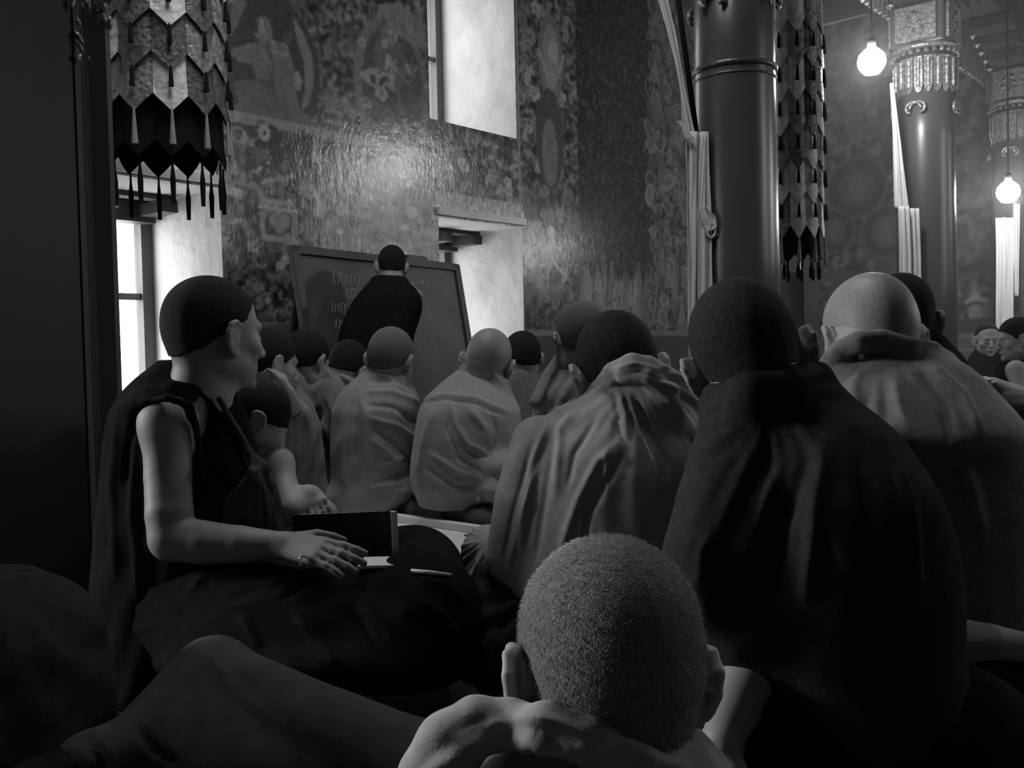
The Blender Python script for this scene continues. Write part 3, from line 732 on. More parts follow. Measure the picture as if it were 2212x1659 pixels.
# ------------------------------------------------------------------ pillars and beams
def scallop(c, r, z0, z1, n=20, th=.02):
    """ring of upright leaves with pointed lower tips"""
    mb = MB()
    for k in range(n):
        a = 2*math.pi*k/n; d = np.array((math.cos(a), math.sin(a), 0)); e = np.array((-math.sin(a), math.cos(a), 0)); w_ = math.pi*r/n*.92
        p = np.array((c[0], c[1], 0))+d*(r)
        mb.slab([p-e*w_+(0, 0, z1), p+e*w_+(0, 0, z1), p+e*w_+(0, 0, z0+.06), p+e*w_*.6+(0, 0, z0+.015), p+(0, 0, z0), p-e*w_*.6+(0, 0, z0+.015), p-e*w_+(0, 0, z0+.06)], d, th)
        q_ = p+d*th*.6; mb.tube([q_+(0, 0, z0+.05), q_+(0, 0, z1-.02)], w_*.45, 6)
    return mb
def ring(c, r, z, rr, n=40):
    mb = MB(); mb.lathe((c[0], c[1], z), [(r+rr*math.cos(t), rr*math.sin(t)) for t in np.linspace(-math.pi/2, math.pi/2, 7)], n); return mb
def beads(c, r, z, br, n):
    mb = MB()
    for k in range(n):
        a = 2*math.pi*k/n; mb.lathe((c[0]+r*math.cos(a), c[1]+r*math.sin(a), z), [(.001, -br), (br*.7, -br*.7), (br, 0), (br*.7, br*.7), (.001, br)], 6)
    return mb
def pillar(x, y, r, label, full=True, band=None, ang=ANG):
    p = empty('pillar', (x, y, 0), label, 'pillar'); inv = Matrix.Translation(-p.location); c = (x, y)
    def add(mb, n, m, **k):
        o = mb.build(n, m, p, **k); o.matrix_parent_inverse = inv; return o
    sh = MB(); sh.lathe((x, y, 0), [(r*1.06, .12), (r*1.05, 1.2), (r, 2.3), (r*.97, 3.05)], 64); add(sh, 'shaft', 'lacquer', smooth=True)
    b = MB(); b.lathe((x, y, 0), [(r*1.5, 0), (r*1.5, .06), (r*1.3, .09), (r*1.15, .14)], 48); add(b, 'base', 'lacquer_dark', smooth=False)
    if band: 
        add(ring(c, r*1.0, band, .016), 'moulding', 'lacquer'); add(ring(c, r*1.0, band-.05, .008), 'moulding', 'lacquer')
    z = 2.62
    add(scallop(c, r*1.02, z, z+.27), 'leaf_collar', 'gilt'); add(beads(c, r*1.12, z+.31, .018, 26), 'bead_ring', 'gilt'); add(ring(c, r*1.08, z+.35, .02), 'moulding', 'gilt')
    U = np.array((math.cos(ang), math.sin(ang), 0)); S = np.array((U[1], -U[0], 0)); Z = np.array((0, 0, 1.))
    cc = np.array((x, y, 0))
    cap_ = add(MB().box(cc+Z*(z+.52), U*r*.95, S*r*.95, Z*.16), 'capital', 'lacquer', bevel=.02)
    for d, e in ((U, S), (-U, S), (S, U), (-S, U)):         # carved face panels of the capital
        mb = MB(); k0 = cc+d*(r*.95+.012)+Z*(z+.52)
        mb.box(k0, d*.012, e*r*.72, Z*.13)
        for j in range(7): 
            aa = j*.9; mb.lathe(k0+d*.02+e*r*.4*math.cos(aa)*(.4+.1*j)+Z*.07*math.sin(aa), [(.001, -.02), (.022, 0), (.001, .02)], 8)
        o_ = add(mb, 'carved_panel', 'gilt', bevel=.004); o_.parent = cap_
        sc = []                                             # scroll carved under the collar
        for j in range(14):
            t = j/13*4.4; rr = .075*(1-j/18); sc.append(k0*[1, 1, 0]-d*(.012-.025-r*.03)+e*(rr*math.cos(t)-.03)+Z*(z-.12+rr*math.sin(t)))
        add(MB().tube(sc, .012, 8), 'scroll', 'gilt', smooth=True)
        sc = [pp+e*2*((k0-pp)@e) for pp in sc]; add(MB().tube(sc, .012, 8), 'scroll', 'gilt', smooth=True)
    br = MB()                                               # stepped bracket carrying the beam
    for j, (L, hh) in enumerate([(.42, .09), (.62, .09), (.85, .1)]): br.box(cc+Z*(z+.73+j*.1), U*L, S*r*(.7+.05*j), Z*hh/2)
    add(br, 'bracket', 'wood', bevel=.008)
    for sgn in (-1, 1):
        cb = MB()
        for j in range(5): cb.lathe(cc+U*sgn*(.3+.13*j)+Z*(z+.66+.045*j)+S*(-r*.75), [(.001, -.03), (.035, 0), (.001, .03)], 8)
        add(cb, 'bracket_boss', 'gilt')
    return p
P1 = q(1590, 400, 5.0); P2 = q(2000, 400, 7.3); P3 = q(2196, 400, 9.0)
pillar(P1[0], P1[1], .205, 'thick lacquered pillar right of centre with a white scarf tied down its left side', band=2.19)
pillar(P2[0], P2[1], .205, 'lacquered pillar under the upper lamp with leaf collar capital and white scarf')
pillar(P3[0], P3[1], .205, 'farthest pillar at the right edge behind the lower lamp')
U3 = np.array((U2[0], U2[1], 0)); S3 = np.array((S2[0], S2[1], 0)); Z3 = np.array((0, 0, 1.))
r1 = ((P1[:2]-O2)@U2, (P1[:2]-O2)@S2)
bm_ = MB(); bm_.rbox(T0, T1, r1[1]-.16, r1[1]+.16, 3.62, 3.95).build('ceiling_beam', 'wood')
tag(bpy.data.objects['ceiling_beam'], 'long dark beam carried on the row of pillars', 'beam')
vb = empty('beam_valance', room(T1-2, r1[1], 3.3), 'pleated cloth valance with a beaded hem hanging under the beam at upper right', 'valance'); inv = Matrix.Translation(-vb.location)
mb = MB(); n = 110
for jj in range(n):
    t = .9+r1[0]+(T1-r1[0]-1.0)*jj/n; t2 = t+(T1-r1[0]-1.0)/n; zz = 3.62
    mb.rbox(t, t2-.005, r1[1]-.2-.012*(jj % 2), r1[1]-.18-.012*(jj % 2), 3.22, zz)
o = mb.build('cloth', 'br_dark', vb); o.matrix_parent_inverse = inv
for jj in range(60):
    t = .9+r1[0]+(T1-r1[0]-1.0)*(jj+.5)/60; o = MB().lathe(room(t, r1[1]-.2, 3.21), [(.001, -.02), (.02, 0), (.001, .02)], 6).build('hem_bead', 'gilt', vb); o.matrix_parent_inverse = inv
for k, tt in enumerate((5.9, 5.2, 4.5)):                    # cross joists seen in the upper right corner
    o = MB().rbox(tt-.09, tt+.09, r1[1]+.1, SW, 3.95-.0, 4.12).build('ceiling_joist', 'wood', bevel=.01); tag(o, 'dark cross joist above the beam at upper right', 'joist', 'cross joists above the beam')

# near left pillar: stepped plan, glossy, leaf carving at the top
XY = lambda px, Y: tuple(q(px, 760, Y)[:2])
plan = [XY(255, 2.75), XY(207, 2.73), XY(205, 2.69), XY(191, 2.68), XY(188, 2.62), XY(-60, 2.30), XY(-75, 2.32), XY(-90, 2.28), XY(-150, 2.27), (XY(-150, 2.27)[0]-.3, 2.5), (XY(-150, 2.27)[0]-.1, 2.95), XY(252, 2.95)]
pl = empty('pillar', (plan[4][0]-.25, 2.65, 0), 'massive dark stepped pillar filling the left edge of the photo', 'pillar'); inv = Matrix.Translation(-pl.location)
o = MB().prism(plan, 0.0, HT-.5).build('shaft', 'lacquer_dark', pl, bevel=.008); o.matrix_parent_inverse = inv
o = MB().prism([(x+.0, y-.012) for x, y in plan[:5]]+[(x, y+.02) for x, y in plan[:5]][::-1], 0.0, HT-.52).build('lit_strip', 'lacquer', pl); o.matrix_parent_inverse = inv  # paler lacquer over the narrow faces: the light on them put into the colour
mb = MB()
for k in range(46):
    px_, py_ = (RNG.uniform(208, 240), RNG.uniform(-60, 62)) if k < 28 else (RNG.uniform(150, 200), RNG.uniform(-60, 130))
    Yp = 2.725 if px_ > 203 else 2.66-(190-px_)*.0013
    p = q(px_, py_, Yp-.018); r_ = RNG.uniform(.004, .010); a_ = RNG.uniform(-.6, .6)
    mb.tube([p-np.array((math.sin(a_), 0, math.cos(a_)))*r_*2.2, p-np.array((0, .006, 0)), p+np.array((math.sin(a_), 0, math.cos(a_)))*r_*2.2], [r_*.3, r_, r_*.25], 7)
o = mb.build('leaf_carving', 'gilt', pl, smooth=True); o.matrix_parent_inverse = inv

# square post below the second banner
c0 = q(1716, 600, 6.3)
o = MB().box((c0[0], c0[1], .62), U3*.125, S3*.02+S3*.1, Z3*.62).build('stone_post', 'wallplain', bevel=.006)
tag(o, 'plain square post standing below the far patchwork banner', 'post')

# ------------------------------------------------------------------ brocade banners
def banner(cx, cyy, r, ztop, tiers, pitch, ph, label, end=.34, seed=3, n=12, hang=.2):
    rg = random.Random(seed)
    root = empty('hanging_banner', (cx, cyy, ztop), label, 'banner'); inv = Matrix.Translation(-root.location)
    def add(mb, nm, m, **k):
        o = mb.build(nm, m, root, **k); o.matrix_parent_inverse = inv; return o
    add(MB().lathe((cx, cyy, ztop), [(.01, .02), (r*.9, .02), (r*.9, -.01), (.01, -.01)], 24), 'hoop', 'wood')
    core = MB().lathe((cx, cyy, 0), [(r*.9, ztop-tiers*pitch+.03), (r*.9, ztop-.02)], 24); add(core, 'lining', 'black')
    def tab(k, z1, z0, tip, rr, m, nm='brocade_tab'):
        a = ph+2*math.pi*k/n; hw = math.pi/n*.985; pts = []
        mb = MB(); P = []; N = 6
        for i in range(N+1):
            u = -1+2*i/N; th = a+u*hw; zt = z0-tip*(1-abs(u)); rr2 = rr+.012*(1-abs(u)**2)
            for (z, e) in ((z1, 0), (z0+.06, .004), (zt, .012)): P.append((cx+(rr2+e)*math.cos(th), cyy+(rr2+e)*math.sin(th), z))
            for (z, e) in ((z1, 0), (z0+.06, .004), (zt, .012)): P.append((cx+(rr2+e-.006)*math.cos(th), cyy+(rr2+e-.006)*math.sin(th), z))
        F = []
        for i in range(N):
            b = i*6; c = b+6
            F += [(b, c, c+1, b+1), (b+1, c+1, c+2, b+2), (b+3, b+4, c+4, c+3), (b+4, b+5, c+5, c+4), (b+2, c+2, c+5, b+5), (b, b+3, c+3, c)]
        F += [(0, 1, 4, 3), (1, 2, 5, 4), (N*6, N*6+3, N*6+4, N*6+1), (N*6+1, N*6+4, N*6+5, N*6+2)]
        mb.poly(P, F); return add(mb, nm, m, smooth=False)
    for t in range(tiers):
        z1 = ztop-t*pitch; z0 = z1-pitch*1.0
        for k in range(n):
            m = rg.choice(['br_light', 'br_dark', 'br_mid', 'br_light', 'br_mid'])
            tab(k, z1, z0, pitch*.42, r-.004*t*.0+.010*(tiers-t)/tiers, m)
            if t < tiers-1 and t*n < 84:
                a = ph+2*math.pi*k/n; d = np.array((math.cos(a), math.sin(a), 0)); p = np.array((cx, cyy, z0-pitch*.42))+d*(r+.035)
                add(MB().tube([p+(0, 0, .01), p-(0, 0, .02), p-(0, 0, .075)], [.004, .008, .011], 6), 'tassel', 'black')
    zb_ = ztop-tiers*pitch
    for k in range(n):
        tab(k, zb_+.02, zb_-end*.55, end*.2, r-.02, 'black', 'hem_tab')
        a = ph+2*math.pi*k/n; d = np.array((math.cos(a), math.sin(a), 0)); p = np.array((cx, cyy, zb_-pitch*.42))+d*(r+.03)
        add(MB().tube([p+(0, 0, .01), p-(0, 0, .03), p-(0, 0, .14)], [.004, .007, .014], 6), 'ribbon', 'robe_pale')
        p = np.array((cx, cyy, zb_-end*.75))+d*(r-.01)
        add(MB().tube([p+(0, 0, .01), p-(0, 0, .04), p-(0, 0, hang*.5), p-(0, 0, hang)], [.004, .005, .012, .009], 6), 'cord', 'black')
    return root
b1 = q(352, 228, 4.27)
banner(b1[0], b1[1], .262, q(340, 147, 4.0)[2]+.175*4.42, 5, .175, -math.pi/2-.06, 'large patchwork brocade banner hanging at upper left beside the dark pillar', seed=5)
b2 = q(1712, 480, 5.8)
banner(b2[0], b2[1], .165, q(1712, 440, 5.6)[2]+.2*6.4, 7, .2, -math.pi/2-.1, 'narrow patchwork brocade banner hanging right of the thick pillar', end=.26, seed=9, hang=.12)

# ------------------------------------------------------------------ white scarves on the pillars
def scarf(name, strips, label):
    root = empty(name, q(*strips[0][0][0][:2], strips[0][1]), label, 'scarf'); inv = Matrix.Translation(-root.location)
    for pts, Y, nm, pleat in strips:                        # pts: (px_left, px_right, py)
        V = []; n = 26; rows = []
        ys = [p[2] for p in pts] if len(pts[0]) == 3 else None
        N = 40; yy = np.linspace(ys[0], ys[-1], N)
        xl = np.interp(yy, ys, [p[0] for p in pts]); xr = np.interp(yy, ys, [p[1] for p in pts])
        for j in range(N):
            for i in range(n+1):
                u = i/n; p = q(xl[j]+(xr[j]-xl[j])*u, yy[j], Y)
                p = p+np.array((0, pleat*(math.sin(u*11+.6*math.sin(yy[j]*.02))+.5*math.sin(u*23+yy[j]*.013)), 0)); V.append(p)
        Qd = [(j*(n+1)+i, j*(n+1)+i+1, (j+1)*(n+1)+i+1, (j+1)*(n+1)+i) for j in range(N-1) for i in range(n)]
        o = link(nm, quads_mesh(nm, V, Qd), 'khata', root); o.matrix_parent_inverse = inv
        s_ = o.modifiers.new('thick', 'SOLIDIFY'); s_.thickness = .004
    return root
strips1 = [([(1480, 1522, 285), (1484, 1520, 400), (1486, 1518, 640), (1490, 1516, 900)], 4.86, 'hanging_end', .014),
           ([(1518, 1530, 285), (1506, 1536, 460), (1508, 1538, 640), (1510, 1540, 900)], 4.84, 'hanging_end', .01),
           ([(1418, 1440, -10), (1440, 1456, 60), (1458, 1468, 130), (1470, 1480, 200), (1474, 1502, 292)], 4.88, 'tail', .008),
           ([(1462, 1474, 262), (1474, 1484, 278), (1478, 1500, 300)], 4.82, 'knot_end', .004),
           ([(1512, 1524, 445), (1508, 1545, 470), (1520, 1548, 490), (1528, 1535, 500)], 4.82, 'bow', .008)]
s1 = scarf('silk_scarf', strips1, 'white silk scarf tied down the left side of the thick pillar')
lp = MB(); pts = [q(1536+9*math.cos(a), 497+16*math.sin(a), 4.82) for a in np.linspace(0, 6.28, 18)]
o = lp.tube(pts, .006, 8, False).build('loop', 'khata', s1, smooth=True); o.matrix_parent_inverse = Matrix.Translation(-s1.location)
scarf('silk_scarf', [([(1922, 1928, 180), (1928, 1944, 300), (1932, 1962, 450)], 7.0, 'tail', .01), ([(1940, 1962, 445), (1942, 1966, 550), (1946, 1970, 900)], 6.98, 'hanging_end', .012),
                     ([(1962, 1984, 450), (1966, 1988, 560), (1970, 1990, 900)], 7.02, 'hanging_end', .01)], 'white silk scarf hanging on the pillar under the upper lamp')
scarf('silk_scarf', [([(2150, 2190, 470), (2152, 2186, 600), (2154, 2188, 900)], 8.7, 'hanging_end', .02), ([(2190, 2202, 440), (2190, 2200, 560), (2192, 2198, 640)], 8.68, 'hanging_end', .01)], 'white silk scarf on the farthest pillar below the lower lamp')
# dark strap beside the scarf
a, b = q(1462, -20, 4.92), q(1506, 300, 4.9)
o = MB().tube([a, (a+b)/2, b], .014, 8).build('strap', 'black', smooth=True); tag(o, 'thin dark strap running down beside the white scarf on the thick pillar', 'strap')

# ------------------------------------------------------------------ lamps
for px, py, Y, lab in [(1883, 133, 6.4, 'upper bare bulb glowing in front of the lacquered pillar'), (2178, 415, 7.9, 'lower bare bulb glowing at the right edge of the photo')]:
    c = q(px, py, Y); root = empty('hanging_lamp', (c[0], c[1], c[2]), lab, 'lamp'); inv = Matrix.Translation(-root.location)
    o = MB().lathe(c, [(.002, -.092), (.05, -.08), (.084, -.036), (.092, 0), (.08, .045), (.05, .075), (.025, .095)], 24).build('bulb', 'lampglow', root, smooth=True); o.matrix_parent_inverse = inv
    o = MB().lathe(c+Z3*.11, [(.028, -.03), (.03, .03), (.012, .05)], 16).build('holder', 'brass', root, smooth=True); o.matrix_parent_inverse = inv
    o = MB().tube([c+Z3*.15, (c[0], c[1], HT)], .006, 6).build('cord', 'black', root); o.matrix_parent_inverse = inv

# ------------------------------------------------------------------ blackboard on its stand
bb = empty('blackboard', q(820, 740, 6.0)*[1, 1, 0], 'large dark blackboard with chalk writing leaning on a stand by the mural', 'blackboard'); inv = Matrix.Translation(-bb.location)
TL = q(632, 540, 5.3); TR = q(983, 584, 6.62); TR[2] = TL[2]
e1 = TR-TL; Lb = np.linalg.norm(e1); e1 /= Lb
nrm = np.array((e1[1], -e1[0], 0)); dn = -Z3*1.0+nrm*.17; dn /= np.linalg.norm(dn); Hb = 1.12
nb_ = np.cross(e1, dn); nb_ = nb_ if nb_@nrm > 0 else -nb_
def bpt(u, v, o_=0): return TL+e1*u*Lb+dn*v*Hb+nb_*o_
def badd(mb, nm, m, **k):
    o = mb.build(nm, m, bb, **k); o.matrix_parent_inverse = inv; return o
badd(MB().box(bpt(.5, .5), e1*Lb/2, dn*Hb/2, nb_*.008), 'board_face', 'slate')
for (u, v, a, b) in [(.5, 0, Lb/2+.02, .025), (.5, 1, Lb/2+.02, .025)]: badd(MB().box(bpt(u, v, .006), e1*a, dn*b, nb_*.018), 'frame_rail', 'wood', bevel=.004)
for u in (0, 1): badd(MB().box(bpt(u, .5, .006), e1*.03, dn*(Hb/2+.02), nb_*.018), 'frame_rail', 'wood', bevel=.004)
for u in (.06, .94): badd(MB().tube([bpt(u, .02, -.02), bpt(u, 1, -.02)*[1, 1, 0]-nrm*.45+Z3*.01], .022, 8), 'rear_leg', 'wood'); badd(MB().tube([bpt(u, .9, -.03), bpt(u, .9, -.03)*[1, 1, 0]+nrm*.1+Z3*.01], .024, 8), 'front_leg', 'wood')
badd(MB().box(bpt(.72, -.03, .0), e1*.11, -dn*.018, nb_*.02), 'board_duster', 'wood', bevel=.008)
rows_ = [(600, 715, 775, 9, 8), (632, 745, 790, 8, 8), (664, 712, 745, 8, 5), (700, 718, 738, 8, 3), (615, 905, 925, 7, 2)]
def board_uv(px, py):
    d = q(px, py, 1.0)-np.array((0, 0, CAMZ)); k = ((TL-np.array((0, 0, CAMZ)))@nb_)/(d@nb_); P = np.array((0, 0, CAMZ))+d*k-TL
    return (P@e1)/Lb, (P@dn)/Hb
for (y, xa, xb, hh, n_) in rows_:
    ck = MB()
    for k in range(n_):
        x = xa+(xb-xa)*(k+.5)/n_; w_ = (xb-xa)/n_*.42; yy = y+(x-xa)*.12
        sty = RNG.integers(0, 3); jx = RNG.uniform(.7, 1.3)
        base = [[(-1, -1), (1, -1), (.6, -.3), (1, .5), (0, 1.2)], [(-1, -1), (1, -1), (0, -1), (-.2, .3), (.6, 1.4)], [(-1, -1), (1, -.9), (.2, -.8), (-.8, 0), (.5, .4), (.3, 1.3)]][sty]
        P = [bpt(*board_uv(x+a*w_*jx+RNG.uniform(-1, 1), yy+b*hh*jx+RNG.uniform(-1.2, 1.2)), .0095) for a, b in base]; ck.tube(P, .0026, 4)
    badd(ck, 'chalk_line', 'chalk')
# low chest at the wall left of the board
c0 = q(590, 720, 5.35)
c1 = room(-1.02, .16, 0)
o = MB().box((c1[0], c1[1], .475), U3*.2, S3*.15, Z3*.475).build('low_chest', 'wallplain', bevel=.01); tag(o, 'low plain chest standing against the mural left of the blackboard', 'chest')

# ------------------------------------------------------------------ mats, bench, table
fA = np.array((-.1, 3.05)); 
def along(k, back, z): p = fA+S2*(-k)+U2*back; return np.array((p[0], p[1], z))
def mbox(k0, k1, b0, b1, z0, z1): return MB().box((along(k0, b0, z0)+along(k1, b1, z1))/2, S3*(k1-k0)/2, U3*(b1-b0)/2, Z3*(z1-z0)/2)
mt = mbox(-1.6, 1.9, .0, .85, 0, .25).build('seat_mat', 'mat', bevel=.05); tag(mt, 'long thick dark seat mat under the row facing the blackboard', 'mat')
for p_ in mt.data.polygons: p_.use_smooth = True
mt2 = mbox(-1.6, 1.9, 1.25, 2.0, 0, .16).build('seat_mat', 'mat', bevel=.04); tag(mt2, 'thin dark seat mat behind the front row, nearest the blackboard', 'mat')
# low white table in front of the mat
tb = empty('low_table', along(.5, -.2, 0), 'low white table with raised rim between the cross-legged students', 'table'); inv = Matrix.Translation(-tb.location)
for (k0, k1, b0, b1, z0, z1, nm) in [(-.42, .86, -.42, -.03, .165, .18, 'table_top'), (-.42, .86, -.06, -.03, .18, .205, 'rim'), (-.42, .86, -.42, -.40, .18, .205, 'rim')]:
    o = mbox(k0, k1, b0, b1, z0, z1).build(nm, 'white', tb, bevel=.004); o.matrix_parent_inverse = inv
for k in (-.38, .82):
    for b in (-.4, -.06):
        o = mbox(k-.02, k+.02, b-.02, b+.02, 0, .165).build('leg', 'white', tb); o.matrix_parent_inverse = inv
for px, py in ((1007, 1155), (1040, 1158)):
    p = q(px, py, 1); d = p-np.array((0, 0, CAMZ)); k = (.206-CAMZ)/d[2]; p = np.array((0, 0, CAMZ))+d*k
    o = MB().lathe(p, [(.006, -.004), (.006, .001), (.002, .0015)], 10).build('screw', 'brass', tb); o.matrix_parent_inverse = inv
# folded rug on the mat
V = []; n, m_ = 40, 14
for j in range(m_+1):
    for i in range(n+1):
        k = .05+.33*i/n; p = along(k, .02+.4*j/m_+.02*math.sin(i*.4), 0); V.append((p[0], p[1], .262+.006*math.sin(i*.7+j*.4)+.008*math.sin(i*.23)))
Qd = [(j*(n+1)+i, j*(n+1)+i+1, (j+1)*(n+1)+i+1, (j+1)*(n+1)+i) for j in range(m_) for i in range(n)]
o = link('small_rug', quads_mesh('small_rug', V, Qd), 'rug'); so = o.modifiers.new('t', 'SOLIDIFY'); so.thickness = .022; tag(o, 'small pale rug folded on the seat mat under the shaven-headed sitter', 'rug')
# square cushions under the nearer sitters
for (x, y, w_, d_, hh, lab) in [(-.42, 1.98, .52, .3, .035, 'wide dark cushion under the vested sitter'), (.22, 2.02, .3, .26, .04, 'dark cushion under the sitter with the gathered robe'), (.62, 1.46, .3, .26, .04, 'dark cushion under the nearest large back'),
                                (.86, 1.88, .26, .2, .04, 'dark cushion under the sitter with the lit nape'), (.1, .9, .2, .2, .035, 'dark cushion under the child in the foreground'), (-.68, 1.2, .2, .25, .03, 'dark cushion at the lower left corner')]:
    o = MB().box((x, y, hh*.6), S3*w_*.85, U3*d_*.85, Z3*hh*.6).build('seat_cushion', 'mat', bevel=.02); tag(o, lab, 'cushion')

# ================================================================== people
# --- A: large seated figure on the left in a sleeveless vest, looking away to the right
def ext_a(S, C, R):
    pass
PA, C, R, inv = person('person in dark sleeveless vest at left, looking away, bare arm on the lap',
    (464, 722, 2.06, -40, 2, 0, 1.05), 'skin_dark', 'hair', neck=(432, 850, 2.04, .066), chest=(420, 985, 2.02, (.15, .11, .2)),
    arms=[[(362, 915, 1.93, .050), (363, 1030, 1.90, .046), (366, 1110, 1.87, .046), (372, 1162, 1.86, .046), (440, 1172, 1.85, .042), (520, 1176, 1.84, .036), (606, 1178, 1.83, .0265)]],
    hands=[((612, 1177, 1.83), (688, 1190, 1.80), (0.1, .85, .5), .24, 1.0)], h=.0042, hairline=(.012, .66))
cloth('vest', PA, 'robe_black',
    rows=[(776, 362, 432, 2.12, .06), (796, 322, 462, 2.11, .085), (822, 292, 486, 2.10, .1), (856, 262, 505, 2.09, .115), (900, 244, 528, 2.08, .125), (960, 232, 548, 2.07, .125), (1030, 226, 575, 2.06, .13), (1100, 222, 600, 2.05, .15), (1180, 220, 615, 2.05, .17), (1260, 218, 620, 2.05, .2), (1440, 205, 620, 2.05, .24)],
    blobs=[((345, 868, 1.985), (.085, .09, .040), (0, 0, -14))],
    chains=[[(392, 792, 2.02, .008), (425, 830, 1.99, .008), (470, 895, 1.975, .008), (510, 960, 1.965, .008), (545, 1040, 1.96, .008)],
            [(288, 905, 1.93, .008), (318, 868, 1.895, .009), (362, 858, 1.875, .009), (405, 875, 1.885, .009), (424, 920, 1.90, .008), (432, 980, 1.915, .008), (428, 1060, 1.92, .007)]],
    carve=[[(612, 1176, 1.80, .035), (520, 1176, 1.8, .035)]],
    h=.0055, strokes=[([(250, 900), (240, 1050), (250, 1250)], 9, 9), ([(290, 960), (285, 1120), (300, 1300)], 9, 8), ([(300, 880), (275, 960), (270, 1060)], 8, -8),
    ([(440, 1000), (450, 1090), (440, 1150)], 7, 7), ([(500, 1020), (500, 1100), (480, 1140)], 8, 8), ([(540, 1000), (560, 1080), (590, 1130)], 7, 9), ([(530, 1040), (500, 1110)], 6, -7)],
    extra=blend(wavy(.045, 3.5, .1)), k=.015)
# pale folded shawl edge over the chest with a gathered knot
cloth('shawl', PA, 'trouser', rows=[(1004, 548, 574, 1.955, .02), (1040, 522, 590, 1.95, .03), (1085, 486, 602, 1.95, .04), (1150, 470, 612, 1.96, .05), (1200, 465, 614, 1.98, .05)],
    chains=[[(474, 862, 1.985, .006), (512, 930, 1.97, .008), (540, 980, 1.955, .009), (562, 1008, 1.94, .010)], [(555, 1000, 1.94, .012), (572, 1012, 1.935, .012)]],
    h=.004, k=.015, strokes=[([(560, 1012), (520, 1055), (480, 1090)], 5, 7), ([(560, 1012), (540, 1060), (520, 1110)], 4, -6), ([(562, 1015), (560, 1070), (555, 1130)], 4, 6), ([(565, 1012), (582, 1060), (590, 1120)], 4, -6), ([(568, 1012), (598, 1060), (606, 1120)], 5, 7)], extra=radial(562, 1000, 20, 1.6, 8, 260))
SKA = cloth('skirt', PA, 'robe_black',
    blobs=[((430, 1370, 2.02), (.24, .2, .15)), ((905, 1330, 1.86), (.12, .13, .13)), ((885, 1235, 2.1), (.1, .12, .085)), ((620, 1330, 1.9), (.26, .17, .10)), ((700, 1400, 1.85), (.3, .2, .075)), ((330, 1330, 2.02), (.12, .15, .16)), ((930, 1280, 2.0), (.08, .1, .1))],
    chains=[[(400, 1300, 1.92, .085), (600, 1306, 1.86, .07), (780, 1352, 1.84, .08), (925, 1345, 1.86, .082)], [(560, 1290, 2.12, .08), (760, 1245, 2.14, .08), (900, 1225, 2.1, .075)]],
    h=.0058, k=.07, strokes=[([(400, 1290), (440, 1245), (520, 1225), (600, 1212)], 9, 12), ([(560, 1260), (640, 1250), (740, 1238)], 8, 9), ([(600, 1300), (660, 1262), (760, 1250)], 7, -9), ([(640, 1240), (700, 1252)], 6, 7),
    ([(780, 1300), (830, 1350), (862, 1405)], 7, 12), ([(760, 1320), (800, 1380), (830, 1430)], 8, -10), ([(870, 1160), (885, 1180), (960, 1240), (1000, 1300)], 8, 10), ([(850, 1200), (900, 1180), (940, 1200)], 7, 9), ([(850, 1225), (905, 1195), (960, 1220)], 6, -10),
    ([(900, 1245), (960, 1262), (1000, 1300)], 8, 9), ([(900, 1290), (960, 1330), (1000, 1390)], 8, 10), ([(880, 1330), (930, 1370), (980, 1420)], 8, -9), ([(640, 1330), (680, 1390), (740, 1440)], 10, 9), ([(520, 1330), (560, 1400)], 10, 9), ([(960, 1300), (990, 1350)], 7, -8)],
    extra=blend(radial(420, 1320, 9, 2.5, 60, 700, 1.0, 2)))
# finger ring
p = q(650, 1213, 1.775); mb = MB(); mb.tube([p+np.array((.0, .010*math.cos(a)*.6, .012*math.sin(a))) for a in np.linspace(0, 6.3, 16)], .0022, 6, False); childof(mb.build('ring', 'metal', smooth=True), PA)

# --- book, papers, pen on the lap
bk = empty('book', q(740, 1160, 2.0), 'dark covered book standing half open on the lap of the person at left', 'book')
A_ = [q(632, 1112, 2.08), q(843, 1104, 1.93), q(848, 1216, 1.93), q(640, 1222, 2.08)]
nv = np.cross(A_[1]-A_[0], A_[3]-A_[0]); nv /= np.linalg.norm(nv)
childof(MB().slab(A_, nv, .004).build('cover', 'bookcover', bevel=.001), bk)
sgn = 1 if nv[1] > 0 else -1
childof(MB().slab([a+nv*sgn*.014 for a in [q(634, 1115, 2.08), q(841, 1108, 1.93), q(846, 1213, 1.93), q(642, 1220, 2.08)]], nv, .022).build('pages', 'paper'), bk)
B_ = [q(843, 1106, 1.93), q(853, 1124, 1.99), q(850, 1205, 1.99), q(847, 1216, 1.93)]
childof(MB().slab(B_, np.cross(B_[1]-B_[0], B_[3]-B_[0]), .004).build('fore_edge', 'paper'), bk)
from mathutils.bvhtree import BVHTree
bt = BVHTree.FromPolygons([v.co[:] for v in SKA.data.vertices], [p_.vertices[:] for p_ in SKA.data.polygons])
def on_lap(px, py, lift):                    # the point of the lap cloth seen at a pixel
    o_ = Vector((0, 0, CAMZ)); d_ = (Vector(q(px, py, 1.0))-o_).normalized(); h_ = bt.ray_cast(o_, d_)[0]
    p_ = h_ if h_ is not None else Vector(q(px, py, 1.85)); return np.array(p_)+np.array((0, -.3, 1))*lift
pc = on_lap(812, 1229, .005)
pa = MB(); pa.slab([pc+np.array(v) for v in ((-.035, -.004, 0), (.035, -.008, .001), (.045, .05, .006), (-.03, .05, .006))], (0, -.12, 1), .006)
tag(pa.build('paper_sheet', 'paper', bevel=.001), 'white sheet of paper peeping out below the dark book', 'paper')
tag(MB().tube([on_lap(888, 1238, .006), on_lap(930, 1243, .006), on_lap(975, 1248, .006)], [.0028, .004, .003], 8).build('pen', 'white', smooth=True), 'thin white pen lying on the dark lap beside the book', 'pen')

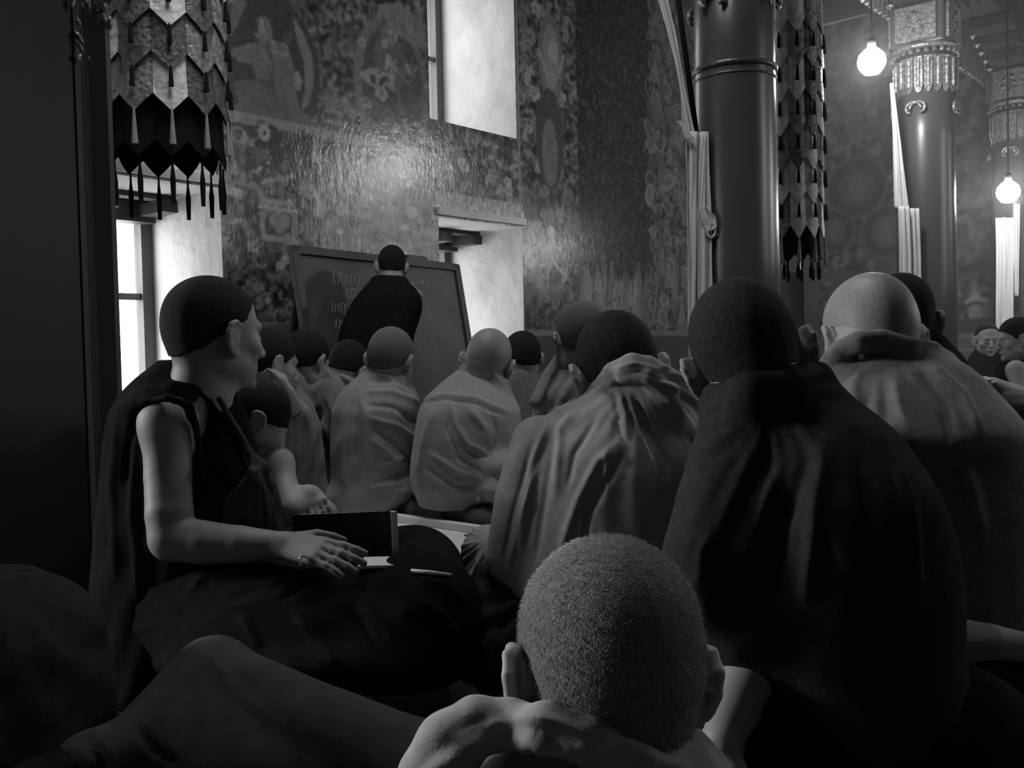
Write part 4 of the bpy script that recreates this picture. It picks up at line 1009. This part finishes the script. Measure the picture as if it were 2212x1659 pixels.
# --- B: bowed figure between the vest and the rows, cheek down
PB, C, R, inv = person('person bowed low over the lap behind the vested sitter, ear and bare arm showing',
    (560, 900, 2.72, 98, 8, 0, .83), 'skin', 'hair', neck=(580, 985, 2.76, .042), chest=(575, 1090, 2.85, (.13, .12, .16)),
    arms=[[(604, 1000, 2.70, .034), (616, 1045, 2.66, .034), (630, 1095, 2.6, .032)], [(700, 1110, 2.66, .028), (664, 1072, 2.64, .033), (640, 1105, 2.6, .03)]],
    hands=[((668, 1062, 2.66), (684, 1085, 2.62), (-1, 0, 0), .9, .9)], h=.0055)
cloth('robe', PB, 'robe_mid', rows=[(985, 540, 612, 2.84, .08), (1010, 510, 625, 2.85, .13), (1060, 480, 640, 2.85, .15), (1140, 470, 690, 2.85, .17), (1250, 460, 720, 2.85, .2)],
    carve=[[(612, 1000, 2.6, .05), (628, 1090, 2.52, .05)]], extra=wavy(.06, 5, .3), h=.007)

# --- C, D, E: heads and shoulders left of the board
PC, C, R, inv = person('person with one hand raised to the mouth, just right of the vested sitter\'s face',
    (582, 784, 3.3, -48, 12, 0, 1.0), 'skin', 'hair', neck=(590, 830, 3.34, .055), chest=(620, 900, 3.35, (.14, .1, .18)),
    arms=[[(648, 900, 3.3, .034), (636, 880, 3.24, .03), (620, 846, 3.2, .024)]], hands=[((618, 838, 3.2), (609, 812, 3.2), (0, -1, 0), 1.2, .85)], h=.006)
cloth('robe', PC, 'robe_mid', rows=[(835, 560, 640, 3.38, .1), (870, 545, 672, 3.38, .13), (920, 540, 690, 3.38, .14), (1000, 540, 700, 3.36, .14), (1095, 530, 710, 3.36, .14)], carve=[[(605, 800, 3.1, .05), (640, 880, 3.1, .03)]],
    chains=[[(650, 905, 3.26, .04), (645, 980, 3.25, .045)]], strokes=[([(640, 850), (670, 930), (668, 980)], 6, 10), ([(620, 870), (640, 940), (640, 1000)], 6, 9), ([(600, 880), (610, 960)], 6, -8)], extra=wavy(.07, 5, .2), h=.007)
PD, C, R, inv = person('person with round dark head between the hand-to-mouth sitter and the blackboard writer',
    (663, 778, 3.72, -28, 18, 4, 1.0), 'skin', 'hair', neck=(672, 830, 3.74, .055), chest=(690, 900, 3.76, (.14, .1, .2)), h=.006)
cloth('robe', PD, 'robe_mid', rows=[(800, 640, 700, 3.78, .08), (835, 622, 740, 3.78, .13), (890, 612, 752, 3.77, .15), (980, 610, 760, 3.76, .14), (1075, 605, 765, 3.76, .14)],
    chains=[[(622, 796, 3.66, .018), (645, 822, 3.6, .022), (660, 850, 3.6, .02)], [(625, 800, 3.62, .012), (650, 850, 3.57, .02), (668, 880, 3.57, .02)], [(700, 840, 3.6, .04), (725, 900, 3.55, .045), (712, 950, 3.55, .04)]],
    strokes=[([(640, 830), (690, 900), (712, 950)], 5, 12), ([(655, 880), (690, 945), (715, 960)], 5, -12), ([(700, 850), (730, 920)], 5, 8), ([(650, 930), (660, 985)], 5, 8)], extra=wavy(.08, 5, -.5), h=.0065)
PE, C, R, inv = person('person bowed forward directly in front of the writer, only crown and ear visible',
    (750, 795, 4.1, -22, 34, 12, 1.0), 'skin', 'hair', neck=(742, 835, 4.1, .055), chest=(738, 900, 4.1, (.14, .1, .2)), h=.006)
cloth('robe', PE, 'robe', rows=[(790, 712, 756, 4.1, .06), (815, 692, 778, 4.1, .1), (860, 680, 790, 4.1, .11), (940, 672, 800, 4.1, .12), (1060, 665, 805, 4.1, .13)],
    strokes=[([(700, 800), (730, 860), (735, 930)], 5, 8), ([(720, 800), (765, 830)], 5, 7)], extra=radial(715, 790, 12, 5, 5, 140), h=.0065)

# --- F: centre left back
PF, C, R, inv = person('person in a plain robe seen from behind in the centre, blurred short hair',
    (845, 777, 3.5, -22, 14, 6, 1.0), 'skin', 'hair_grey', neck=(832, 815, 3.5, .058), chest=(820, 900, 3.45, (.15, .1, .2)), h=.0055)
cloth('robe', PF, 'robe', rows=[(792, 800, 868, 3.5, .06), (815, 768, 882, 3.5, .09), (845, 735, 898, 3.48, .13), (880, 720, 908, 3.46, .15), (940, 715, 908, 3.45, .16), (1010, 718, 895, 3.45, .17), (1060, 720, 888, 3.45, .18), (1092, 722, 880, 3.46, .18)],
    blobs=[((850, 1060, 3.38), (.09, .1, .045)), ((770, 1072, 3.4), (.12, .12, .05))],
    strokes=[([(800, 800), (840, 815), (885, 850)], 6, 9), ([(790, 822), (850, 822), (905, 845)], 6, -9), ([(785, 845), (850, 848), (910, 870)], 6, 9), ([(790, 875), (850, 880), (905, 920)], 6, -9), ([(800, 905), (860, 920), (905, 950)], 6, 10), ([(775, 840), (790, 900), (795, 1000), (790, 1060)], 10, 9),
             ([(745, 880), (740, 960), (745, 1060)], 8, 8), ([(800, 925), (860, 965), (890, 1000)], 6, -10), ([(805, 950), (850, 990), (885, 1020)], 7, 10), ([(770, 900), (762, 1000)], 6, -7), ([(820, 1010), (880, 985)], 5, 9), ([(820, 1040), (880, 1010)], 5, -9), ([(800, 1055), (870, 1045)], 5, 9)],
    extra=wavy(.05, 3, .5), h=.0055)
# --- G: shaven head, centre
PG, C, R, inv = person('person with closely shaven head in a loose pale robe seated on the small rug',
    (1054, 785, 3.4, -10, 22, 10, 1.03), 'skin', 'hair_bald', neck=(1028, 815, 3.4, .058), chest=(1005, 900, 3.33, (.16, .1, .2)), h=.0055, haircut=.0015)
cloth('robe', PG, 'robe', rows=[(776, 1008, 1052, 3.42, .05), (795, 992, 1072, 3.42, .08), (820, 960, 1090, 3.4, .1), (850, 922, 1108, 3.36, .13), (885, 905, 1124, 3.33, .155), (940, 894, 1130, 3.31, .165), (1000, 886, 1120, 3.3, .17), (1040, 886, 1100, 3.3, .175), (1086, 905, 1085, 3.32, .165)],
    blobs=[((1082, 1010, 3.16), (.075, .09, .05)), ((1085, 1055, 3.14), (.08, .1, .05))],
    chains=[[(1012, 772, 3.38, .018), (1045, 785, 3.33, .02), (1085, 830, 3.33, .018)]],
    strokes=[([(905, 862), (960, 852), (1030, 862), (1100, 890)], 5, 14), ([(905, 872), (960, 862), (1030, 874), (1095, 902)], 4, -13), ([(1000, 790), (1060, 800), (1100, 850)], 5, 9), ([(985, 800), (1050, 812), (1090, 860)], 5, -8),
             ([(972, 870), (985, 920), (1010, 960), (1050, 980)], 7, 10), ([(978, 880), (965, 930), (990, 990), (1040, 1020)], 5, -12), ([(940, 880), (915, 960), (900, 1030)], 9, 9), ([(1010, 880), (1050, 930), (1062, 985)], 8, 10), ([(1060, 890), (1075, 940), (1065, 985)], 6, -14), ([(930, 980), (990, 1020), (1040, 1035)], 6, 10), ([(920, 1010), (980, 1050), (1035, 1050)], 6, -9), ([(990, 960), (1030, 985), (1060, 990)], 4, -10), ([(960, 1060), (1030, 1065)], 5, 8), ([(1060, 1020), (1090, 1050)], 5, -8)],
    extra=wavy(.045, 2.5, -.4), h=.005)
# --- H: small dark head right of G
PH, C, R, inv = person('person with small dark head farthest back, right of the shaven head',
    (1127, 773, 4.3, 25, 14, 0, 1.0), 'skin', 'hair', neck=(1122, 800, 4.3, .055), chest=(1125, 860, 4.3, (.15, .1, .2)), h=.0065)
cloth('robe', PH, 'robe_mid', rows=[(782, 1105, 1145, 4.32, .06), (800, 1092, 1165, 4.32, .11), (850, 1085, 1185, 4.32, .14), (940, 1080, 1190, 4.3, .16), (1060, 1075, 1195, 4.3, .2)], extra=wavy(.06, 4, .2), h=.007)
# --- I: head right behind J
PI, C, R, inv = person('person with lit ear just behind the big pale robed back, looking at the board',
    (1258, 735, 2.95, 14, 8, 0, 1.03), 'skin', 'hair_grey', neck=(1235, 790, 2.95, .056), chest=(1225, 880, 2.95, (.15, .1, .2)), h=.0055)
cloth('robe', PI, 'robe', rows=[(770, 1218, 1280, 2.98, .06), (800, 1192, 1310, 2.98, .1), (850, 1165, 1330, 2.97, .13), (920, 1140, 1340, 2.96, .15), (1000, 1130, 1345, 2.95, .17), (1180, 1120, 1350, 2.95, .2)],
    chains=[[(1205, 772, 2.92, .012), (1180, 810, 2.9, .014), (1155, 870, 2.86, .016)]], strokes=[([(1210, 780), (1180, 830), (1150, 900)], 6, 10), ([(1235, 800), (1205, 850), (1180, 900)], 6, -8), ([(1240, 820), (1215, 870)], 7, 9)], extra=wavy(.05, 4, .9), h=.006)

# --- J: big back with gathered collar
PJ, C, R, inv = person('person with dark cropped head and big pale gathered robe, seen from behind right of centre',
    (1335, 806, 2.06, 6, 30, -6, 1.1), 'skin', 'hair', neck=(1345, 850, 2.04, .064), chest=(1350, 960, 1.98, (.17, .11, .2)), h=.0045)
cloth('robe', PJ, 'robe', rows=[(792, 1345, 1432, 2.02, .06), (812, 1318, 1462, 2.02, .09), (840, 1280, 1500, 2.02, .115), (872, 1212, 1530, 2.02, .135), (905, 1158, 1552, 2.02, .15), (945, 1130, 1568, 2.0, .16), (1010, 1116, 1580, 1.98, .165), (1080, 1098, 1585, 1.97, .17), (1150, 1078, 1585, 1.97, .18), (1215, 1062, 1585, 1.97, .19), (1320, 1060, 1590, 1.97, .2), (1440, 1070, 1600, 1.97, .22)],
    chains=[[(1290, 838, 2.0, .014), (1325, 805, 1.93, .022), (1365, 788, 1.9, .024), (1400, 792, 1.9, .022), (1445, 815, 1.92, .02), (1500, 850, 1.95, .018), (1545, 890, 1.98, .014)],
            [(1345, 812, 1.88, .014), (1400, 818, 1.87, .016), (1450, 850, 1.88, .014)], [(1165, 960, 1.95, .06), (1125, 1090, 1.91, .055), (1090, 1205, 1.88, .04)]],
    strokes=[([(1335, 825), (1310, 830), (1275, 860)], 8, 6), ([(1320, 800), (1370, 785), (1430, 800)], 5, 9), ([(1320, 815), (1380, 803), (1450, 825)], 4, -9), ([(1330, 822), (1390, 822), (1440, 838)], 4, 9), ([(1340, 835), (1400, 835), (1460, 868)], 4, -10),
             ([(1345, 835), (1400, 850), (1455, 900), (1500, 955)], 7, 13), ([(1385, 842), (1440, 880), (1520, 985)], 6, -13), ([(1400, 830), (1460, 870), (1500, 930), (1545, 990)], 7, 12), ([(1420, 825), (1490, 870), (1555, 960)], 5, -9), ([(1440, 822), (1510, 870), (1570, 950)], 6, 8),
             ([(1335, 840), (1350, 890), (1355, 960)], 6, 12), ([(1325, 845), (1335, 900), (1330, 950)], 6, -8), ([(1355, 850), (1385, 930), (1420, 1010), (1430, 1050)], 5, 13), ([(1370, 850), (1405, 930), (1445, 1010)], 6, -10), ([(1320, 900), (1352, 960)], 5, -7),
             ([(1250, 880), (1210, 930), (1205, 1000), (1200, 1080)], 9, 11), ([(1290, 900), (1240, 980), (1225, 1060)], 7, -12), ([(1330, 960), (1290, 1000), (1250, 1080), (1225, 1150), (1210, 1200)], 10, 16), ([(1350, 975), (1310, 1040), (1268, 1110), (1255, 1190)], 8, -16), ([(1310, 970), (1310, 1060)], 5, 11), ([(1180, 920), (1150, 1000), (1135, 1100), (1120, 1220)], 8, 12), ([(1195, 960), (1180, 1060), (1160, 1180), (1150, 1230)], 7, -13), ([(1165, 1000), (1125, 1120), (1098, 1235)], 6, 10), ([(1150, 960), (1110, 1100), (1085, 1220)], 5, -9), ([(1255, 1100), (1255, 1180)], 6, 9), ([(1180, 870), (1230, 900)], 8, 5)],
    extra=blend(radial(1365, 815, 13, 1.5, 30, 520, .5, 1.2)), h=.0048, k=.03)
# his skirt and knee: paler knee cloth and darker outer fold
cloth('skirt', PJ, 'robe_dark', blobs=[((1130, 1390, 1.9), (.12, .14, .12)), ((1300, 1440, 1.9), (.25, .2, .1)), ((1090, 1300, 1.93), (.075, .1, .09))], chains=[[(1200, 1330, 1.9, .07), (1060, 1370, 1.88, .06)]],
    strokes=[([(1130, 1290), (1080, 1340), (1050, 1400)], 6, 8), ([(1110, 1320), (1075, 1360)], 6, -8), ([(1060, 1330), (1050, 1400), (1080, 1450)], 6, 7)], extra=radial(1200, 1250, 10, 5, 40, 300), h=.006)
cloth('underskirt', PJ, 'robe_pale', blobs=[((1055, 1235, 2.12), (.062, .09, .10)), ((1040, 1300, 2.1), (.05, .08, .08)), ((1052, 1180, 2.14), (.045, .06, .035))], strokes=[([(1030, 1190), (1035, 1260), (1060, 1320)], 5, 7), ([(1055, 1200), (1050, 1270), (1075, 1320)], 5, -7), ([(1040, 1230), (1050, 1290)], 4, 5)], extra=radial(1060, 1160, 16, 4, 10, 160), h=.005)

# --- K: nearest big dark back on the right
PK, C, R, inv = person('person with a broad dark back leaning forward at right, nearest large figure',
    (1616, 778, 1.52, -8, 22, -14, 1.08), 'skin_dark', 'hair', neck=(1640, 850, 1.5, .07), chest=(1740, 1050, 1.45, (.2, .13, .24)),
    arms=[[(1640, 1400, 1.36, .036), (1622, 1450, 1.33, .036), (1588, 1530, 1.29, .034), (1560, 1600, 1.25, .027)]], hands=[((1556, 1612, 1.25), (1540, 1690, 1.22), (1, 0, .3), .4, 1.0)], h=.0055)
cloth('robe', PK, 'robe_dark', rows=[(800, 1560, 1740, 1.56, .07), (840, 1548, 1800, 1.55, .1), (880, 1560, 1860, 1.53, .13), (930, 1572, 1915, 1.51, .15), (990, 1565, 1960, 1.49, .165), (1060, 1550, 2000, 1.47, .175), (1140, 1525, 2028, 1.46, .18), (1220, 1505, 2045, 1.45, .18), (1310, 1500, 2050, 1.45, .18), (1390, 1525, 2050, 1.45, .18), (1440, 1590, 2050, 1.46, .19), (1560, 1600, 2060, 1.45, .18), (1690, 1600, 2080, 1.45, .18)],
    chains=[[(1600, 960, 1.46, .07), (1560, 1090, 1.40, .068), (1530, 1200, 1.36, .066), (1532, 1275, 1.34, .06), (1600, 1350, 1.33, .05), (1632, 1405, 1.35, .045)], [(1560, 860, 1.5, .03), (1620, 850, 1.42, .035), (1700, 840, 1.42, .035), (1760, 830, 1.48, .03)]],
    strokes=[([(1640, 940), (1580, 1060), (1520, 1200), (1500, 1290)], 13, 13), ([(1660, 980), (1610, 1080), (1560, 1200), (1540, 1300)], 12, -15), ([(1690, 1000), (1650, 1090), (1610, 1200), (1600, 1310)], 16, 15), ([(1740, 1000), (1700, 1120), (1670, 1260)], 16, -13), ([(1600, 1010), (1555, 1110), (1510, 1240)], 8, -9), ([(1780, 960), (1760, 1100), (1740, 1300)], 16, 9), ([(1850, 950), (1880, 1100), (1880, 1300)], 18, -9), ([(1930, 980), (1970, 1120), (1980, 1300)], 16, 9)],
    extra=blend(radial(1660, 850, 11, 2, 60, 700, 0, 1.5)), h=.006, k=.05)
cloth('skirt', PK, 'robe_black', blobs=[((1660, 1640, 1.40), (.2, .17, .16)), ((1950, 1640, 1.40), (.22, .17, .16))], extra=radial(1800, 1500, 9, 6, 50, 500), h=.009)

# --- L: bald, strongly lit nape and ear
PL, C, R, inv = person('person with shaven, strongly lit nape and big left ear, broad back behind the nearest figure',
    (1878, 734, 1.9, 6, 22, 0, 1.08), 'skin', 'hair_bald', neck=(1880, 770, 1.87, .076), chest=(1930, 940, 1.8, (.21, .13, .24)),
    arms=[[(1990, 1382, 1.62, .05), (2060, 1385, 1.58, .040), (2140, 1386, 1.56, .029), (2225, 1400, 1.56, .024), (2290, 1410, 1.56, .022)]], hands=[((2290, 1410, 1.56), (2370, 1420, 1.56), (0, -1, 0), .3, 1.0)], h=.005, haircut=.0018, hairline=(.0, .5))
cloth('robe', PL, 'robe_mid', rows=[(752, 1815, 1985, 1.88, .06), (772, 1785, 2050, 1.88, .1), (800, 1760, 2085, 1.87, .125), (840, 1730, 2122, 1.86, .15), (885, 1705, 2165, 1.84, .165), (940, 1690, 2200, 1.82, .18), (1010, 1680, 2225, 1.84, .165), (1100, 1680, 2250, 1.86, .165), (1220, 1680, 2260, 1.87, .165), (1330, 1690, 2250, 1.87, .165)],
    chains=[[(1782, 782, 1.83, .012), (1812, 758, 1.8, .019), (1856, 738, 1.78, .021), (1905, 732, 1.78, .019), (1960, 748, 1.79, .02), (2005, 760, 1.83, .018), (2050, 772, 1.87, .012)]],
    strokes=[([(1785, 800), (1830, 775), (1900, 765), (1980, 775)], 6, -12), ([(1800, 790), (1850, 760), (1920, 755), (1990, 768)], 5, 9), ([(2000, 780), (2080, 850), (2120, 940)], 12, 10), ([(1980, 800), (2040, 880), (2060, 980)], 12, -9), ([(1850, 810), (1840, 900), (1830, 1000)], 14, 8), ([(1930, 810), (1950, 900), (1990, 1000)], 12, 8), ([(1790, 830), (1760, 900)], 12, -7), ([(2080, 1000), (2120, 1150)], 16, 9)],
    extra=blend(radial(1900, 740, 12, 2, 50, 600, .3, 1.5)), h=.0058, k=.03)
cloth('skirt', PL, 'robe_black', blobs=[((1900, 1440, 1.88), (.28, .19, .1)), ((2150, 1360, 1.92), (.22, .18, .1)), ((2120, 1460, 1.86), (.26, .18, .055))], extra=radial(1950, 1250, 9, 6, 50, 500), strokes=[([(2120, 1348), (2180, 1335), (2240, 1310)], 7, 9)], h=.009)
# --- M: head just behind L
PM, C, R, inv = person('person whose dark crown shows just behind and right of the lit shaven nape',
    (1945, 695, 2.5, -14, 10, 0, 1.05), 'skin_dark', 'hair', neck=(1965, 735, 2.5, .058), chest=(1990, 840, 2.5, (.17, .11, .2)), h=.0065)
cloth('robe', PM, 'robe_dark', rows=[(720, 1935, 2005, 2.5, .06), (745, 1915, 2045, 2.5, .1), (790, 1890, 2075, 2.5, .14), (860, 1880, 2090, 2.5, .16), (1000, 1880, 2095, 2.5, .18), (1200, 1870, 2100, 2.5, .22)], chains=[[(1940, 725, 2.42, .02), (1985, 725, 2.42, .02), (2015, 745, 2.45, .018)]], extra=wavy(.05, 4), h=.008)

# --- N and O: small figures facing the camera at the right edge
PN, C, R, inv = person('small person facing the camera far back at the right edge, next to the profile face',
    (2133, 734, 6.6, 168, 6, 0, .98), 'skin', 'hair', neck=(2132, 760, 6.64, .052), chest=(2130, 800, 6.66, (.15, .1, .22)), h=.0055, hairline=(.03, .6))
cloth('robe', PN, 'robe_black', rows=[(750, 2118, 2148, 6.68, .07), (762, 2104, 2160, 6.68, .12), (790, 2094, 2168, 6.66, .15), (830, 2088, 2172, 6.66, .17), (900, 2080, 2180, 6.66, .22), (965, 2070, 2190, 6.66, .26)], extra=wavy(.1, 6), h=.009)
PO, C, R, inv = person('person in profile facing left with folded hands at the far right edge',
    (2196, 731, 5.3, 82, 8, 0, 1.0), 'skin', 'hair', neck=(2206, 770, 5.34, .055), chest=(2206, 830, 5.36, (.15, .12, .22)),
    arms=[[(2195, 800, 5.15, .045), (2205, 850, 5.1, .042), (2170, 838, 5.02, .036), (2146, 826, 5.0, .028)]], hands=[((2146, 826, 5.0), (2134, 818, 4.98), (0, -1, 0), .9, .95)], h=.005)
cloth('robe', PO, 'robe_black', rows=[(762, 2180, 2225, 5.4, .08), (785, 2160, 2245, 5.4, .13), (840, 2150, 2262, 5.38, .16), (920, 2142, 2270, 5.38, .2), (1030, 2120, 2290, 5.38, .26)], carve=[[(2195, 820, 5.05, .055), (2205, 855, 5.0, .05)]], extra=wavy(.08, 6, .3), h=.008)
cloth('sleeve', PO, 'robe_mid', chains=[[(2128, 842, 5.05, .02), (2175, 862, 5.0, .04), (2240, 870, 5.0, .05)]], extra=wavy(.1, 6, 1.2), h=.007, label='lighter grey sleeve')

# --- P: child in front, bowed head
def ext_p(S, C, R): pass
PP, C, R, inv = person('child with fuzzy cropped hair and lit left ear in the foreground, head bowed',
    (1308, 1452, .93, 11, 14, 4, 1.1), 'skin', 'hair_grey', neck=(1325, 1620, .92, .054), chest=(1300, 1800, .9, (.13, .09, .14)), h=.0032, hairline=(-.03, .30), haircut=.003)
cloth('robe', PP, 'robe', rows=[(1500, 1130, 1440, .925, .05), (1530, 1060, 1500, .92, .07), (1570, 1010, 1540, .91, .085), (1620, 960, 1580, .9, .095), (1700, 920, 1610, .89, .1), (1900, 900, 1640, .88, .11), (2150, 880, 1680, .88, .14)],
    chains=[[(905, 1720, .86, .03), (930, 1640, .85, .03), (975, 1570, .85, .032), (1030, 1525, .86, .026), (1090, 1515, .86, .02)], [(1100, 1530, .86, .018), (1180, 1530, .83, .022), (1280, 1560, .82, .022), (1370, 1600, .83, .018), (1450, 1620, .86, .016)], [(1130, 1512, .87, .012), (1220, 1525, .85, .012), (1290, 1548, .85, .012), (1340, 1580, .86, .01)]],
    strokes=[([(950, 1640), (1000, 1570), (1060, 1530), (1110, 1515)], 12, 5), ([(985, 1545), (1040, 1515), (1035, 1535), (990, 1570)], 7, -4), ([(1000, 1580), (1100, 1560), (1200, 1575), (1300, 1600)], 12, 5), ([(930, 1640), (1020, 1615), (1120, 1610), (1230, 1612), (1268, 1598)], 9, -9), ([(990, 1650), (1100, 1630), (1220, 1636), (1275, 1612)], 8, 9), ([(1120, 1530), (1200, 1560), (1290, 1600), (1330, 1610)], 9, -7), ([(1110, 1505), (1200, 1520), (1290, 1550)], 8, 5), ([(900, 1655), (960, 1600), (1010, 1600)], 9, 5), ([(1330, 1560), (1420, 1600), (1500, 1640)], 12, 5)],
    h=.0032, k=.014, dy=40, sw=1.6, extra=radial(1180, 1540, 9, 1.2, 40, 500))

# short single hairs standing on the child's scalp
HV, HQ = hairmesh(C, R, 1.1, .0022, (-.03, .30), .004); HN = vnormals(HV, HQ); vw = HV-np.array((0, 0, CAMZ)); ok_ = ((HN*vw).sum(1) < .25)
ii = RNG.choice(np.where(ok_)[0], 15000); jj = RNG.uniform(-.002, .002, (15000, 3)); B0 = HV[ii]+jj; N0 = HN[ii]
dn_ = np.array((.25, -.2, -1.0)); T0_ = dn_-N0*(N0@dn_)[:, None]; T0_ /= np.linalg.norm(T0_, axis=1, keepdims=True)+1e-6
D0 = N0*.75+T0_*.75+RNG.normal(0, .22, (15000, 3)); D0 /= np.linalg.norm(D0, axis=1, keepdims=True); L0 = RNG.uniform(.003, .0062, (15000, 1))
sd_ = np.cross(D0, N0+RNG.normal(0, .3, (15000, 3))); sd_ /= np.linalg.norm(sd_, axis=1, keepdims=True)+1e-6; s2_ = np.cross(D0, sd_); w0 = .00028
VV = np.stack([B0+sd_*w0, B0-sd_*w0*.5+s2_*w0, B0-sd_*w0*.5-s2_*w0, B0+D0*L0], 1).reshape(-1, 3); b_ = np.arange(15000)[:, None]*4
FF = np.concatenate([b_+[0, 1, 3], b_+[1, 2, 3], b_+[2, 0, 3]])
o = childof(link('stubble_hairs', quads_mesh('stubble_hairs', VV, FF), 'stubble', None, False), PP); o['kind'] = 'stuff'

# --- R: cropped dark figure at the lower left
PR, C, R, inv = person('person in dark cloth bent over at the lower left corner, cropped by the frame',
    (-215, 1160, 1.22, 10, 30, 0, 1.05), 'skin', 'hair', neck=(-150, 1285, 1.2, .055), chest=(-60, 1420, 1.16, (.15, .12, .16)), h=.007)
cloth('robe', PR, 'robe_dark', rows=[(1222, -150, 40, 1.18, .05), (1250, -210, 110, 1.18, .09), (1290, -250, 160, 1.17, .12), (1350, -280, 190, 1.16, .14), (1450, -300, 208, 1.15, .15), (1600, -310, 215, 1.14, .17), (1760, -320, 225, 1.14, .2), (1830, -320, 240, 1.14, .22)],
    extra=radial(-40, 1220, 8, 2.5, 60, 700), h=.007, dy=22)
# --- S: trousered legs of a seated person, lower left
ls = empty('person', q(600, 1640, 1.15), 'person of whom only the grey trousered bent leg and ankle show, lower left foreground', 'person')
def leg_sdf(pts_px, blobs, h, k):
    P = [[(q(*p[:3]), p[3]) for p in ch] for ch in pts_px]; B = [(q(*c), r, Rot(*rt)) for c, r, rt in blobs]
    al = np.array([p for ch in P for p, _ in ch]+[b[0] for b in B]); S = SDF(al.min(0)-.2, al.max(0)+.2, h)
    for ch in P: S.chain(ch, k)
    for c, r, R_ in B: S.ell(c, r, R_, k)
    return S
S = leg_sdf([[(452, 1460, 1.28, .042), (400, 1530, 1.22, .05), (300, 1610, 1.15, .04), (200, 1640, 1.1, .034), (150, 1660, 1.08, .034)], [(470, 1470, 1.26, .05), (600, 1550, 1.18, .055), (800, 1640, 1.1, .06), (1000, 1720, 1.05, .07)]],
            [((500, 1580, 1.2), (.12, .09, .06), (0, 0, 0)), ((620, 1660, 1.15), (.16, .1, .07), (0, 0, 0))], .006, .05)
V, Q = S.mesh(); V = relax(V, Q, 2)
V = folds(V, Q, [([(290, 1560), (330, 1620), (380, 1650)], 10, -5), ([(180, 1590), (210, 1625), (225, 1659)], 6, -5), ([(205, 1585), (240, 1620), (250, 1659)], 6, 5), ([(150, 1605), (180, 1630), (190, 1659)], 6, 5), ([(430, 1400), (470, 1440), (520, 1500), (600, 1560)], 16, 4)], radial(430, 1400, 6, 2, 60, 600))
o = childof(link('trousers', quads_mesh('trousers', V, Q), 'trouser'), ls)
S = SDF(q(150, 1690, 1.08)-.3, q(150, 1690, 1.08)+.3, .006); S.chain([(q(215, 1640, 1.1), .028), (q(130, 1668, 1.07), .030), (q(60, 1700, 1.02), .028), (q(0, 1730, .97), .022)], .02)
V, Q = S.mesh(); childof(link('sock', quads_mesh('sock', V, Q), 'robe_black'), ls)

# --- Q: teacher writing on the board
PQ, C, R, inv = person('person standing in a dark robe writing on the blackboard with the back turned',
    (846, 576, 5.55, 6, 16, 4, 1.02), 'skin', 'hair', neck=(846, 605, 5.5, .06), chest=(835, 670, 5.4, (.17, .12, .24)),
    arms=[[(880, 625, 5.55, .036), (902, 640, 5.66, .034), (884, 648, 5.8, .026)]], hands=[((880, 650, 5.8), (868, 640, 5.87), (0, 0, 1), .6, 1.0)], h=.0075, base=(q(830, 700, 5.4)[0], 5.4, 0))
cloth('robe', PQ, 'robe_black', rows=[(598, 808, 872, 5.5, .09), (612, 795, 888, 5.48, .13), (632, 775, 906, 5.46, .16), (660, 757, 914, 5.44, .18), (690, 744, 908, 5.42, .19), (720, 733, 896, 5.4, .2), (760, 728, 888, 5.4, .2), (850, 732, 880, 5.42, .2), (940, 740, 878, 5.44, .2), (1010, 735, 885, 5.45, .22)],
    strokes=[([(862, 600), (890, 650), (905, 680)], 4, 10), ([(855, 605), (880, 660), (895, 690)], 3, -12), ([(848, 605), (868, 660), (880, 700)], 3, 10), ([(800, 630), (780, 680), (770, 730)], 5, 9), ([(820, 640), (810, 700)], 5, -8), ([(875, 605), (905, 640), (912, 660)], 3, 10)], extra=wavy(.06, 5, .2), h=.008)

# small folded striped bundle between the knees
fb = empty('cloth_bundle', q(1022, 1440, 1.98), 'small stack of folded cloth with a pale rounded top between two sitters\' knees', 'bundle')
for (cx_, cyy_, w_, hh, m) in [(1012, 1384, .026, .014, 'rug'), (1022, 1410, .032, .011, 'robe_dark'), (1026, 1432, .036, .011, 'robe_mid'), (1030, 1455, .042, .012, 'robe_dark')]:
    S = SDF(q(cx_, cyy_, 1.9)-.08, q(cx_, cyy_, 1.9)+.08, .004); S.ell(q(cx_, cyy_, 1.9), (w_, .05, hh)); V, Q = S.mesh(); childof(link('folded_layer', quads_mesh('folded_layer', V, Q), m), fb)

# added haze among the far pillars, put in for the glow around the bulbs
hz = MB().rbox(1.2, T1-.02, .06, SW-.05, .02, HT-.03).build('haze', 'black'); hz.data.materials.clear()
m = bpy.data.materials.new('added haze'); m.use_nodes = True; nt = m.node_tree
for n_ in list(nt.nodes): nt.nodes.remove(n_)
o_ = nt.nodes.new('ShaderNodeOutputMaterial'); v_ = nt.nodes.new('ShaderNodeVolumeScatter'); v_.inputs['Density'].default_value = .03; v_.inputs['Anisotropy'].default_value = .2
nt.links.new(v_.outputs[0], o_.inputs['Volume']); hz.data.materials.append(m); hz['kind'] = 'stuff'; tag(hz, 'thin added haze that makes the glow around the lit bulbs', 'haze')
bpy.context.view_layer.update()
